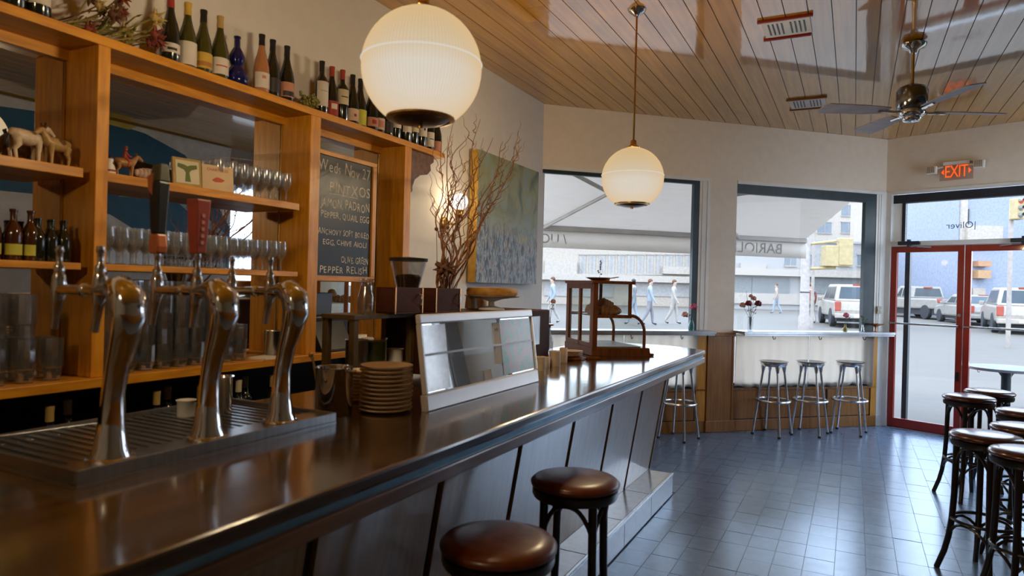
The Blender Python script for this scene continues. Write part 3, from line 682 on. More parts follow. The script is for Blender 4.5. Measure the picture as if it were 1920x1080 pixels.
# ---------------------------------------------------------------- wine bottles
BURG = [(0, 0), (.036, 0), (.0395, .004), (.0395, .115), (.038, .135), (.032, .165), (.022, .20), (.0155, .23), (.0135, .25), (.0132, .285), (.0148, .288), (.0148, .296), (.0, .296)]
BORD = [(0, 0), (.034, 0), (.0365, .004), (.0365, .178), (.034, .195), (.026, .21), (.0165, .222), (.0138, .235), (.0132, .288), (.0148, .291), (.0148, .30), (0, .30)]
def prof_r(pf, z):
    for (r0, z0), (r1, z1) in zip(pf[:-1], pf[1:]):
        if z0 <= z <= z1 and z1 > z0: return r0 + (r1 - r0) * (z - z0) / (z1 - z0)
    return pf[-2][0]
def bottle(loc, label, pf, glass, cap, labc, lz=(.035, .105), facing=-.35, s=1.0, group=None, mark=None, name='wine_bottle', cat='bottle'):
    t = thing(name, label, cat, loc, 0, group); t.scale = (s, s, s)
    B().lathe(pf, 18).build('glass_body', glass, t, 50)
    if cap is not None:
        zt = pf[-1][1]
        B().lathe([(prof_r(pf, zt - .055) + .0007, zt - .055), (prof_r(pf, zt - .02) + .0008, zt - .02), (.0155, zt - .01), (.0155, zt + .001), (0, zt + .001)], 14).build('capsule', cap, t, 50)
    if labc is not None:
        r = max(p[0] for p in pf) + .0006
        lb = B().lathe([(r, lz[0]), (r, lz[1])], 14, a0=facing - 1.15, a1=facing + 1.15, cap=False).build('label', labc, t, 50)
        if mark is not None:
            mc, mz0, mz1, ma = mark
            B().lathe([(r + .0004, mz0), (r + .0004, mz1)], 8, a0=facing - ma, a1=facing + ma, cap=False).build('label_print', mc, lb, 50)
    return t
BLK = BLACK; WH = paint((.62, .57, .52), .6); CRM = paint((.58, .50, .36), .6); YEL = paint((.55, .36, .05), .6); RED = paint((.33, .035, .02), .5); GOLD = paint((.45, .30, .10), .4)
PKL = paint((.48, .22, .15), .6); LIME = paint((.55, .52, .06), .6); DRK = paint((.03, .025, .025), .5); CREAM2 = paint((.60, .44, .34), .6); GRN = paint((.10, .13, .03), .6); REDTX = paint((.45, .08, .05), .6)
GB = 'bottles on the top shelf'
XBTL = -2.625
def shelf_y(px): return onx(px, 300 * (px / 830.0), XBTL).y
BT = [
 (26, BURG, BOTTLE, BLK, WH, (.05, .12), 'dark wine bottle with white label at the left picture edge', None),
 (70, BURG, BOTTLE, BLK, WH, (.05, .13), 'dark wine bottle with tall white label left of the dried flowers', None),
 (317, BURG, BOTTLE, RED, WH, (.045, .085), 'stout black wine bottle with small white label beside dried flowers', (DRK, .055, .066, .5)),
 (350, BURG, GREENB, YEL, WH, (.02, .12), 'dark wine bottle with tall blank cream label', None),
 (381, BURG, GREENB, BLK, YEL, (.03, .10), 'olive wine bottle with yellow patterned label', (paint((.40, .16, .03), .6), .04, .06, .9)),
 (409, BURG, GREENB, GOLD, WH, (.025, .10), 'olive wine bottle with gold wax cap and red lettered label', (REDTX, .06, .066, .7)),
 (487, BURG, ROSE, BLK, WH, (.03, .105), 'pink rose wine bottle with white label beside the blue vase', (PKL, .075, .09, .25)),
 (509, BURG, BOTTLE, BLK, DRK, (.03, .10), 'all black wine bottle between the rose bottle and the pink label', None),
 (536, BURG, BOTTLE, BLK, PKL, (.03, .105), 'dark wine bottle with salmon pink label beside green foliage', (DRK, .035, .06, .8)),
 (603, BORD, BOTTLE, BLK, WH, (.05, .185), 'square shouldered dark bottle with tall white label', (paint((.4, .38, .36), .6), .13, .136, .6)),
 (623, BURG, BOTTLE, RED, RED, (.02, .10), 'dark bottle with red cap and red and white label', (WH, .055, .085, .45)),
 (641, BORD, BOTTLE, RED, CRM, (.10, .185), 'square shouldered bottle with red cap and high cream label', (DRK, .14, .146, .6)),
 (659, BURG, BOTTLE, BLK, CREAM2, (.025, .095), 'dark bottle with cream label and small red star', (RED, .05, .065, .2)),
 (676, BURG, BOTTLE, BLK, LIME, (.02, .11), 'dark bottle with bright yellow green label', None),
 (694, BURG, BOTTLE, BLK, PKL, (.03, .085), 'dark bottle with pink floral label left of the globe lamp', (RED, .045, .07, .4)),
 (710, BURG, BOTTLE, BLK, CREAM2, (.03, .10), 'dark bottle with pale label and swirling print under the globe lamp', (PKL, .045, .085, .5)),
 (727, BORD, BOTTLE, BLK, DRK, (.03, .10), 'plain black bottle below the globe lamp', None),
 (743, BORD, BOTTLE, BLK, WH, (.08, .16), 'bottle with white label just under the lamp rim', None),
 (758, BORD, BOTTLE, BLK, WH, (.07, .15), 'bottle with narrow white label under the lamp base', None),
 (773, BORD, BOTTLE, BLK, CRM, (.09, .17), 'bottle with cream label under the lamp base', None),
 (788, BORD, BOTTLE, BLK, WH, (.08, .19), 'bottle with tall white label right of the lamp base', (DRK, .12, .15, .2)),
 (803, BORD, BOTTLE, BLK, WH, (.03, .13), 'bottle with white lettered label second from the shelf end', (DRK, .08, .086, .5)),
 (819, BURG, BOTTLE, BLK, PKL, (.02, .09), 'last wine bottle at the far shelf end with pink label', None)]
for px, pf, gl, cap, lc, lz, lab, mk_ in BT:
    bottle((XBTL + random.uniform(-.01, .01), shelf_y(px), ZT), lab, pf, gl, cap, lc, lz, s=1.0, group=GB, mark=mk_)
v = thing('gourd_vase', 'cobalt blue double gourd glass vase among the wine bottles', 'vase', (XBTL, shelf_y(443), ZT))
B().lathe([(0, 0), (.035, 0), (.05, .012), (.056, .04), (.048, .07), (.028, .095), (.026, .102), (.035, .125), (.036, .145), (.026, .17), (.014, .19), (.013, .23), (.016, .232), (.016, .24), (.010, .24)], 24).build('glass_body', COBALT, v, 50)
# dried flowers, laid on the shelf
df = thing('dried_flower_bunch', 'bunch of dried red and brown protea flowers lying on the top shelf', 'dried flowers', (XBTL, shelf_y(195), ZT))
for q in range(26):
    a = random.uniform(-.9, .9); L = random.uniform(.10, .24); y0 = random.uniform(-.18, .10); z0 = random.uniform(.015, .11)
    e_ = (random.uniform(-.05, .07), y0 + L * .8, z0 + random.uniform(-.02, .10) + .02)
    e_ = (e_[0], e_[1], max(.03, e_[2]))
    sg = B().tube([(random.uniform(-.04, .03), y0, max(.006, z0 * .3)), ((e_[0]) / 2, (y0 + e_[1]) / 2, z0 * .7 + .02), e_], .003, 5).build('stem', DRYG if q % 3 else DRYB, df, 1)
    if q % 2 == 0:
        hb = B(); m_ = (DRYR, DRYB, STRAW, DRYR)[q // 2 % 4]; R_ = random.uniform(.018, .038)
        for i in range(12):
            th = i * 2.4; ph_ = math.acos(1 - 1.6 * (i + .5) / 12)
            d = Vector((math.sin(ph_) * math.cos(th), math.cos(ph_) * .8 + .2, math.sin(ph_) * math.sin(th)))
            hb.tube([Vector(e_), Vector(e_) + d * R_ * .6, Vector(e_) + d * R_ * 1.25], [.003, .007, .001], 5)
        hb.ball(e_, R_ * .55, 8, 6); hb.build('flower_head', m_, sg, 1)
    else:
        lb = B()
        for i in range(5):
            p = Vector((0, y0, z0 * .3)).lerp(Vector(e_), .3 + .17 * i); d = Vector((random.uniform(-1, 1), random.uniform(.2, 1), random.uniform(0, 1))).normalized() * .035
            sd = Vector((d.z, 0, -d.x)).normalized() * .007
            lb.quad(p, p + d * .5 + sd, p + d, p + d * .5 - sd)
        lb.build('leaf_spray', DRYG, sg)
gf = thing('moss_bunch', 'clump of yellow green dried foliage between the wine bottles', 'dried foliage', (XBTL + .03, shelf_y(572), ZT))
for q in range(14):
    a = q * 2.4; d = Vector((math.cos(a) * .05, math.sin(a) * .06, .0)); b_ = B()
    p0 = Vector((d.x * .2, d.y * .3, .002)); p1 = d * .8 + Vector((0, 0, random.uniform(.04, .085)))
    b_.tube([p0, (p0 + p1) / 2 + Vector((0, 0, .015)), p1], .002, 4)
    for i in range(9):
        c = p0.lerp(p1, .35 + .07 * i) + Vector((random.uniform(-.014, .014), random.uniform(-.014, .014), random.uniform(-.005, .014))); c.z = max(c.z, .008)
        b_.ball(c, random.uniform(.005, .009), 6, 4)
    b_.build('sprig', DRYG, gf, 1)

# ---------------------------------------------------------------- glassware
def stem_glass(name, label, group, loc):
    t = thing(name, label, 'glass', loc, 0, group)
    B().lathe([(0, .0), (.026, 0), (.026, .002), (.006, .006), (.0042, .012), (.0042, .055), (.010, .062), (.024, .085), (.0275, .11), (.025, .15), (.0235, .15), (.0262, .11), (.0228, .087), (.0, .066)], 14).build('glass_bowl', BARGL, t, 60)
    return t
def tumbler(label, group, loc, h=.105, r=.036):
    t = thing('tumbler', label, 'glass', loc, 0, group)
    B().lathe([(0, 0), (r * .78, 0), (r * .80, .004), (r * .86, h * .3), (r * .985, h * .34), (r, h), (r * .95, h), (r * .74, .010), (0, .010)], 11).build('glass_wall', TUMGL, t, 0)
    return t
ORD = ['first', 'second', 'third', 'fourth', 'fifth', 'sixth', 'seventh', 'eighth', 'ninth', 'tenth', 'eleventh', 'twelfth', 'thirteenth', 'fourteenth', 'fifteenth', 'sixteenth']
ROW = ['front', 'middle', 'back']
g0 = None; ZL = 1.5435
for row in range(3):
    for q in range(16):
        y = 1.622 + q * .0595 + (row % 2) * .028; xx = XS - .055 - row * .063
        if g0 is None: g0 = stem_glass('wine_glass', '%s short stemmed wine glass from the left, %s row of the lower mirrored shelf' % (ORD[q], ROW[row]), 'wine glasses on the lower shelf', (xx, y, ZL))
        else: copy_tree(g0, (xx, y, ZL), label='%s short stemmed wine glass from the left, %s row of the lower mirrored shelf' % (ORD[q], ROW[row]))
g1 = None
for row in range(3):
    for q in range(7):
        y = 2.13 + q * .068 + (row % 2) * .02; xx = XS - .055 - row * .06
        if g1 is None: g1 = stem_glass('sherry_glass', '%s small stemmed glass from the left, %s row of the upper mirrored shelf' % (ORD[q], ROW[row]), 'stem glasses on the upper shelf', (xx, y, 1.895))
        else: copy_tree(g1, (xx, y, 1.895), label='%s small stemmed glass from the left, %s row of the upper mirrored shelf' % (ORD[q], ROW[row]))
def TLB(q, row, lv): return 'clear tumbler, %s from the bottom in the %s %s stack of the back counter' % (ORD[lv], ORD[q], ('front', 'rear')[row])
t0 = None; ZC = 1.113
for row in range(2):
    for q in range(9):
        for lv in range(5 if q < 6 else 4 if q < 8 else 2):
            y = 1.63 + q * .079 + row * .01; xx = XS - .05 - row * .078
            if t0 is None: t0 = tumbler(TLB(q, row, lv), 'stacked tumblers on the back counter', (xx, y, ZC))
            else: copy_tree(t0, (xx, y, ZC + lv * .066), random.uniform(0, 6), TLB(q, row, lv))
def HLB(q, row, lv): return '%s tall highball glass from the left, %s tier, %s row at the left shelf bay' % (ORD[q], lv, ('front', 'rear')[row])
h0 = None
for row in range(2):
    for q in range(5):
        y = 1.06 + q * .092 + row * .02; xx = XS - .05 - row * .085
        if h0 is None: h0 = tumbler(HLB(q, row, 'lower'), 'highball glasses on the back counter', (xx, y, ZC), .155, .034)
        else: copy_tree(h0, (xx, y, ZC), label=HLB(q, row, 'lower'))
        copy_tree(h0, (xx, y, ZC + .157), label=HLB(q, row, 'upper')) if q < 4 else None

# amber and dark bottles on the left lower shelf
SMALL = [(0, 0), (.027, 0), (.029, .003), (.029, .10), (.026, .115), (.013, .14), (.011, .15), (.011, .178), (.0135, .18), (.0135, .188), (0, .188)]
for q, (y, lab) in enumerate(((1.235, 'amber bottle with lime green label at the left picture edge'), (1.30, 'amber bottle with lime green label, second from the picture edge'), (1.355, 'amber bottle with lime green label next to the small dark bottles'))):
    bottle((XS - .07, y, ZL), lab, SMALL, AMBERB, None, LIME, (.02, .06), s=.95, group='lime labelled bottles', name='bitters_bottle')
for q in range(6):
    bottle((XS - .06 - .05 * (q % 2), 1.375 + q * .022, ZL), '%s small dark bottle from the left beside the lime labelled bottles' % ORD[q], SMALL, AMBERB if q % 2 else BOTTLE, None, None, s=.82, group='small dark bottles', name='small_bottle')

# figurines -------------------------------------------------------------------
def quadruped(name, label, loc, rz, s, mat, mat2, rider=None):
    t = thing(name, label, 'figurine', loc, rz, None); t.scale = (s, s, s)
    b = B()
    b.tube([(-.42, 0, .62), (-.38, 0, .68), (-.2, 0, .68), (.05, 0, .66), (.28, 0, .69), (.40, 0, .74)], [.10, .19, .21, .22, .20, .13], 12)
    b.tube([(.34, 0, .74), (.46, 0, .90), (.55, 0, 1.02)], [.15, .11, .09], 10)
    b.tube([(.50, 0, 1.04), (.62, 0, 1.0), (.76, 0, .90), (.80, 0, .86)], [.09, .10, .06, .055], 10)
    for sx, zb in ((-.34, 0), (.28, 0)):
        for sy in (-.11, .11):
            if sx < 0: b.tube([(sx, sy, .62), (sx + .05, sy, .42), (sx - .05, sy, .27), (sx - .01, sy, .03), (sx + .01, sy, 0)], [.12, .085, .05, .042, .055], 8)
            else: b.tube([(sx, sy, .62), (sx + .01, sy, .36), (sx, sy, .30), (sx, sy, .04), (sx + .02, sy, 0)], [.10, .06, .052, .042, .055], 8)
    b.build('body', mat, t, 60)
    B().tube([(.50, -.06, 1.08), (.47, -.09, 1.17), (.5, -.1, 1.2)], [.03, .03, .008], 6).tube([(.50, .06, 1.08), (.47, .09, 1.17), (.5, .1, 1.2)], [.03, .03, .008], 6).build('ears', mat2, t, 60)
    B().tube([(-.42, 0, .72), (-.52, 0, .62), (-.53, 0, .40), (-.50, 0, .28)], [.03, .05, .06, .015], 7).build('tail', mat2, t, 60)
    B().ball((-.05, .12, .74), (.17, .12, .12), 10, 7).ball((.5, 0, 1.06), (.05, .05, .05), 8, 6).build('markings', mat2, t, 60)
    if rider:
        r = B(); r.tube([(0, 0, .85), (0, 0, 1.05), (.02, 0, 1.2)], [.10, .11, .07], 8).ball((.03, 0, 1.32), (.085, .08, .1), 10, 7).tube([(0, .12, .9), (.1, .2, .75), (.08, .2, .5)], [.07, .06, .04], 7).tube([(0, -.12, .9), (.1, -.2, .75), (.08, -.2, .5)], [.07, .06, .04], 7).tube([(0, .1, 1.15), (.12, .14, 1.0), (.25, .06, .98)], .035, 6).tube([(0, -.1, 1.15), (.12, -.14, 1.0), (.25, -.06, .98)], .035, 6)
        rd = r.build('rider', rider, t, 60)
        B().lathe([(.13, 0), (.13, .02), (.07, .03), (.06, .10), (0, .11)], 12, (.03, 0, 1.37)).build('hat', mat2, rd, 60)
    return t
IVORY = pm('ivory_glaze', (.62, .50, .36), (.48, .36, .24), .4, scale=12)
quadruped('cow_figurine', 'cream and black cow figurine on the upper left shelf', (XS - .07, 1.335, 1.895), PI * .55, .125, IVORY, BLKW)
quadruped('donkey_figurine', 'tan hunched animal figurine next to the cow figurine', (XS - .07, 1.435, 1.895), -PI * .4, .115, pm('tan_glaze', (.42, .27, .10), (.3, .18, .06), .4, scale=12), DRYB)
quadruped('horse_figurine', 'small brown toy horse with rider on the upper shelf', (XS - .07, 1.695, 1.895), PI * .45, .085, pm('toy_brown', (.36, .18, .05), (.22, .10, .03), .4, scale=12), DRYB, RED)
sd = thing('doll_figurine', 'tiny white and red painted doll beside the oak upright', 'figurine', (XS - .05, 1.62, 1.895))
B().lathe([(0, 0), (.022, 0), (.024, .01), (.016, .035), (.010, .042), (.014, .052), (.013, .064), (0, .07)], 14).build('body', WHITE, sd, 50)
B().lathe([(.0245, .008), (.0235, .016)], 14, cap=False).build('skirt_band', RED, sd, 50); B().ball((0, 0, .062), (.015, .015, .011), 10, 6).build('hair', BLKW, sd, 60)
sh = thing('sea_shell', 'rough pale shell lying behind the black tap handle', 'shell', (XS - .07, 1.80, 1.895))
b = B()
for q in range(9):
    u = q / 8; b.ball((0, -.055 + .11 * u, .026), (.028 * math.sin(PI * (.15 + .7 * u)), .012, .026 * math.sin(PI * (.2 + .65 * u))), 12, 8)
b.build('shell_ribs', pm('shell', (.46, .33, .28), (.30, .20, .17), .6, scale=40, bump=.3), sh, 60)
cdn = thing('framed_tile', 'square cream tile with a green whale tail shape on the upper shelf', 'tile picture', (XS - .055, 1.90, 1.895), 0)
cdn.rotation_euler = (0, math.radians(-8), math.radians(-12))
B().box(-.014, 0, 0, 0, .125, .125).build('frame', pm('gilt', (.36, .25, .07), (.28, .18, .05), .4, scale=20), cdn, bevel=.003)
B().box(0, .012, .012, .002, .113, .113).build('tile_face', paint((.55, .50, .36), .4), cdn)
B().prism([(.05, .02), (.075, .02), (.070, .06), (.078, .072), (.105, .082), (.103, .098), (.075, .094), (.0625, .088), (.05, .094), (.022, .098), (.02, .082), (.047, .072), (.055, .06)], lambda u, v, w_: (w_, u, v), .002, .0035).build('painted_motif', GRN, cdn)
cx = thing('card_box', 'pale card box with red print leaning on the upper shelf', 'box', (XS - .045, 2.035, 1.895), 0)
cx.rotation_euler = (0, math.radians(-6), math.radians(-14))
B().box(-.03, 0, 0, 0, .145, .115).build('carton', paint((.60, .44, .28), .6), cx, bevel=.002)
tb, tw = text_mesh('CHARTULES', .018, 0, .0002); tb.build('printed_title', REDTX, cx, loc=(.0008, .022, .088), rot=PI / 2)
B().prism([(.045, .045), (.06, .038), (.09, .04), (.105, .05), (.09, .056), (.07, .062), (.055, .055)], lambda u, v, w_: (w_, u, v), 0, .0008).build('printed_motif', REDTX, cx)

# speed rail bottles under the back counter
for q in range(11):
    y = 1.42 + q * .105
    bottle((XS - .045 - .075 * (q % 2), y, .72), '%s capped wine bottle from the left in the dark recess under the back counter' % ORD[q], BORD, BOTTLE, CRM if q % 3 == 2 else WH if q % 2 else GOLD, None, s=1.0, group='bottles under the back counter')

# ---------------------------------------------------------------- beer taps
tray = thing('drip_tray', 'long stainless steel drip tray under the beer taps', 'drip tray', (0, 0, Z0))
B().box(-1.955, .855, 0, -1.455, 1.655, .006).build('tray_base', STEEL, tray)
B().box(-1.463, .855, .006, -1.455, 1.655, .034).box(-1.955, .855, .006, -1.947, 1.655, .034).box(-1.947, .855, .006, -1.463, .863, .034).box(-1.947, 1.647, .006, -1.463, 1.655, .034).build('tray_rim', STEEL, tray, bevel=.002)
for q in range(24):
    y = .875 + q * .0328
    B().box(-1.945, y, .018, -1.56, y + .014, .022).build('grate_slat', STEEL, tray)
B().box(-1.56, .863, .018, -1.465, 1.647, .026).build('tower_deck', STEEL, tray)
def tap_tower(y, label, handles):
    t = thing('beer_tap_tower', label, 'beer tap', (-1.515, y, Z0 + .026), 0, 'beer tap towers')
    pts = [(0, 0, 0), (0, 0, .012), (0, 0, .03), (.0, 0, .09), (.004, 0, .155), (.018, 0, .225), (.040, .0, .285), (.052, 0, .33), (.046, 0, .372), (.018, 0, .393), (-.012, 0, .392), (-.04, 0, .388)]
    rs = [.045, .044, .036, .028, .0245, .026, .032, .038, .040, .034, .024, .019]
    B().tube(pts, rs, 20).build('column', CHROME, t, 70)
    B().lathe([(.052, 0), (.052, .006), (.046, .010)], 24).build('base_flange', CHROME, t, 50)
    B().tube([(-.035, 0, .388), (-.08, 0, .388), (-.215, 0, .386)], [.019, .013, .013], 12).ball((-.115, 0, .387), .017, 12, 8).build('shank', CHROME, t, 60)
    for k, hx in enumerate((-.056, -.22)):
        f = B().tube([(hx, 0, .435), (hx, 0, .42), (hx, 0, .40), (hx, 0, .375), (hx - .004, 0, .35), (hx - .010, 0, .32), (hx - .016, 0, .29)], [.008, .014, .016, .017, .012, .009, .0085], 12).build('faucet', CHROME, t, 60)
        B().lathe([(.011, 0), (.012, .012), (.007, .02), (.007, .045), (.010, .05), (.008, .062), (0, .064)], 12, (hx, 0, .43)).build('handle_stem', CHROME, f, 60)
        h = handles[k]
        if h == 'black':
            z = .488
            B().prism([(-.017, 0), (.017, 0), (.021, .02), (.016, .055), (-.016, .055), (-.021, .02)], lambda u, v, w_: (hx + u, w_, z + v), -.016, .016).build('handle_foot', paint((.36, .10, .03), .35), f, bevel=.005)
            B().hexa([(hx - .015, -.014, z + .055), (hx + .015, -.014, z + .055), (hx + .015, .014, z + .055), (hx - .015, .014, z + .055), (hx - .023, -.018, z + .20), (hx + .023, -.018, z + .20), (hx + .023, .018, z + .20), (hx - .023, .018, z + .20)]).build('tap_handle', BLACK, f, bevel=.004, label='tall black tap handle')
            B().hexa([(hx - .023, -.019, z + .175), (hx - .005, -.019, z + .16), (hx - .005, .019, z + .16), (hx - .023, .019, z + .175), (hx - .026, -.020, z + .215), (hx + .0, -.02, z + .225), (hx, .02, z + .225), (hx - .026, .02, z + .215)]).build('handle_badge', paint((.36, .10, .03), .35), f, bevel=.003)
            B().hexa([(hx - .024, -.018, z + .2), (hx + .024, -.018, z + .2), (hx + .024, .018, z + .2), (hx - .024, .018, z + .2), (hx - .014, -.013, z + .245), (hx + .02, -.013, z + .25), (hx + .02, .013, z + .25), (hx - .014, .013, z + .245)]).build('handle_top', paint((.05, .045, .02), .4), f, bevel=.004)
        elif h == 'red':
            z = .488
            b = B().hexa([(hx - .015, -.015, z), (hx + .015, -.015, z), (hx + .015, .015, z), (hx - .015, .015, z), (hx - .022, -.022, z + .145), (hx + .022, -.022, z + .145), (hx + .022, .022, z + .145), (hx - .022, .022, z + .145)])
            rh = b.build('tap_handle', paint((.30, .045, .025), .4), f, bevel=.003, label='red tapered four sided tap handle')
            for q in range(5):
                zz = z + .025 + q * .018; rr = .0157 + (zz - z) * .048
                B().box(hx + rr, -.0045, zz, hx + rr + .0012, .0045, zz + .009).build('handle_print', paint((.50, .22, .18), .6), rh)
    return t
tap_tower(.965, 'chrome curved beer tap tower with bare stems, leftmost and nearest', (None, None))
tap_tower(1.225, 'middle chrome beer tap tower with black and red handles', ('red', 'black'))
tap_tower(1.478, 'chrome beer tap tower with bare stems next to the steel canister', (None, None))

def pot(name, label, cat, loc, r, h, mat, lip=.004, handles=False, group=None):
    t = thing(name, label, cat, loc, 0, group)
    B().lathe([(0, 0), (r * .97, 0), (r, .004), (r, h - .004), (r + lip, h), (r, h), (r - .003, h - .004), (r - .004, .006), (0, .006)], 28).build('vessel', mat, t, 50)
    return t
p = onz(616, 778, Z0)
cn = pot('steel_canister', 'round polished steel canister at the end of the drip tray', 'canister', (-1.565, 1.765, Z0), .062, .16, CHROME)
for sg in (-1, 1): B().tube([(0.0 + sg * .06, -.012, .150), (sg * .082, -.012, .152), (sg * .082, .012, .152), (sg * .06, .012, .150)], .004, 6).build('handle', CHROME, cn, 1)
B().tube([(-.05, -.02, .05), (-.066, -.03, .17), (-.072, -.034, .195)], [.003, .004, .006], 6).ball((-.073, -.035, .198), .009, 8, 6).build('spoon', BRASS, cn, 50)
pot('steel_jigger_cup', 'small polished steel shaker cup standing behind the middle tap tower', 'cup', (-1.80, 1.50, Z0 + .022), .036, .115, CHROME)
pot('white_cup', 'small white cup beside the steel shaker cup on the drip tray', 'cup', (-1.83, 1.40, Z0 + .022), .026, .05, WHITE)

# plates ------------------------------------------------------------------------
def plates(cx, cy, r, n, dz, label, group):
    pb = B().lathe([(0, 0), (r * .68, 0), (r * .72, .003), (r * .97, dz * .55), (r, dz * .72), (r, dz * .93), (r * .97, dz * .97), (r * .70, .007), (0, .006)], 32)
    me = pb.mesh('plate', 50); me.materials.append(CERAM)
    for q in range(n):
        o = mk('plate', me, None, loc=(cx + random.uniform(-.0025, .0025), cy + random.uniform(-.0025, .0025), Z0 + q * dz), rot=random.uniform(0, 6))
        tag(o, label.replace('plate in', 'plate, %s from the bottom in' % ORD[q] if q < n - 1 else 'topmost plate of'), 'plate', group)
plates(-1.462, 1.915, .092, 11, .0148, 'cream stoneware plate in the tall stack beside the display panel', 'tall stack of plates')
plates(-1.66, 2.03, .062, 9, .0130, 'small cream plate in the short stack behind the steel canister', 'short stack of small plates')

# leaning display panel ------------------------------------------------------------
sg_ = thing('glass_display_panel', 'leaning white framed reflective glass panel standing on the bar', 'display panel', (-1.315, 1.965, Z0), 0)
sg_.rotation_euler = (0, math.radians(-8), 0)
LN = .93; HP = .345
B().box(-.03, 0, 0, .0, LN, .062).build('bottom_rail', ACRY, sg_, bevel=.006)
B().box(-.02, 0, HP - .035, .0, LN, HP).build('top_rail', ACRY, sg_, bevel=.005)
B().box(-.02, 0, .062, .0, .014, HP - .035).build('side_rail', ACRY, sg_, bevel=.003); B().box(-.02, LN - .014, .062, .0, LN, HP - .035).build('side_rail', ACRY, sg_, bevel=.003)
B().box(-.014, .014, .062, -.009, LN - .014, HP - .035).build('pane', MIRRPANE, sg_)
B().box(-.009, .014, .195, -.005, LN - .014, .203).build('middle_strip', paint((.55, .62, .66), .3), sg_)
GPR = pm('garden_print', (.06, .40, .28), (.46, .26, .24), .3, coat=.25, coat_rough=.1, coat_ior=1.5, scale=28, contrast=(.42, .6), detail=6)
WREFL = pm('painted_street_reflection', (.75, .76, .78), (.48, .50, .54), .2, coat=1.0, coat_rough=.1, coat_ior=1.8, scale=22, contrast=(.4, .62), detail=6)  # pale mottle painted in place of the white building mirrored in the pane
B().box(-.0088, .60, .068, -.0070, LN - .02, HP - .04).build('pane_sheet', GPR, sg_, label='green and pink printed sheet')
B().box(-.0088, .02, .068, -.0070, .17, HP - .04).build('pane_sheet', WREFL, sg_, label='pale sheet painted as the reflection of a white building')
B().box(-.009, .54, .12, -.006, .595, HP - .05).build('white_tag', PAPER, sg_); 
B().box(-.0085, .43, .065, -.006, .49, .105).build('price_card', PAPER, sg_)
B().prism([(.552, .262), (.572, .262), (.572, .258), (.582, .266), (.572, .274), (.572, .27), (.552, .27)], lambda u, v, w_: (w_, u, v), -.006, -.0052).build('arrow_print', DRK, sg_)

# wooden rack with pots ---------------------------------------------------------------
rk = thing('wooden_rack', 'small open wooden rack on the bar holding pots', 'rack', (-1.97, 2.14, Z0))
RL, RD, RH = .42, .17, .315
for a in (0, RL - .028):
    for c in (0, RD - .028): B().box(c, a, 0, c + .028, a + .028, RH - .02).build('post', RACKW, rk, bevel=.002)
B().box(-.003, -.004, RH - .02, RD + .004, RL + .004, RH).build('top_board', RACKW, rk, bevel=.002)
B().box(0, .0, .075, RD, RL, .09).build('shelf_board', RACKW, rk, bevel=.002)
RT_ = Z0 + RH
pot('steel_tin', 'round steel tin inside the wooden rack', 'tin', (-1.88, 2.255, Z0 + .09), .047, .115, STEEL)
dc = pot('deli_container', 'clear tub of green herb sauce inside the wooden rack', 'container', (-1.89, 2.385, Z0 + .09), .055, .112, CASEG)
B().lathe([(0, .007), (.0505, .007), (.0505, .10), (0, .10)], 24).build('sauce', HERB, dc, 50)
pot('white_pot', 'small white pot beside the green sauce tub in the rack', 'pot', (-1.86, 2.50, Z0 + .09), .034, .06, WHITE)
# console behind the display panel
es = thing('espresso_console', 'dark brown console behind the display panel', 'console', (-1.97, 2.57, Z0))
B().box(0, 0, .03, .36, 1.10, RH).build('body', BROWNBOX, es, bevel=.008)
for a in (.04, .98):
    for c in (.03, .32): B().lathe([(.02, 0), (.018, .03)], 12, (c, a, 0)).build('foot', CHROME, es, 50)
B().box(.36, .1, .12, .365, .95, .28).build('front_plate', STEEL, es)
def crate(label, y0, y1, z, h):
    c = thing('brown_crate', label, 'crate', (-1.855, y0, z))
    w_ = y1 - y0
    B().box(0, 0, 0, .10, w_, .008).box(0, 0, .008, .010, w_, h).box(.09, 0, .008, .10, w_, h).box(.01, 0, .008, .09, .010, h).box(.01, w_ - .01, .008, .09, w_, h).build('shell', BROWNBOX, c, bevel=.002)
    B().tube([(.102, w_ - .03, h * .75), (.115, w_ - .03, h * .72), (.115, w_ - .03, h * .35), (.102, w_ - .03, h * .3)], .005, 6).build('handle', CHROME, c, 1)
    for a in (.004, w_ - .004): B().box(.096, a - .004, 0, .103, a + .004, h).build('corner_strip', COPPER, c)
    return c
crate('dark brown crate beside the glass carafe on the wooden rack', 2.345, 2.555, RT_, .115)
crate('dark brown planter crate holding the curly willow branches', 2.66, 2.885, RT_, .115)
cf = thing('glass_carafe', 'clear glass water carafe on the wooden rack', 'carafe', (-1.84, 2.26, RT_))
B().lathe([(0, 0), (.034, 0), (.037, .006), (.036, .07), (.026, .11), (.024, .13), (.032, .15), (.030, .15), (.022, .13), (.024, .11), (.033, .07), (.034, .01), (0, .008)], 22).build('glass_body', GLASS, cf, 60)
# coffee grinder
gr = thing('coffee_grinder', 'coffee grinder with clear bean hopper and black lid', 'coffee grinder', (-1.915, 2.66, RT_ - .29))
B().box(-.05, -.055, .291, .055, .055, .36).lathe([(.05, .36), (.045, .372)], 16).build('grinder_body', BLACK, gr, bevel=.006)
B().lathe([(.045, .37), (.05, .385), (.085, .515), (.085, .53), (.082, .53), (.047, .388), (.042, .372)], 26).build('hopper', GLASS, gr, 50)
B().lathe([(0, .375), (.044, .385), (.063, .455), (.05, .465), (0, .47)], 22).build('coffee_beans', pm('beans', (.05, .018, .008), (.02, .008, .004), .4, scale=120, bump=.6), gr, 50)
B().lathe([(0, .53), (.092, .53), (.094, .545), (.0, .552)], 26).build('hopper_lid', BLACK, gr, 50)
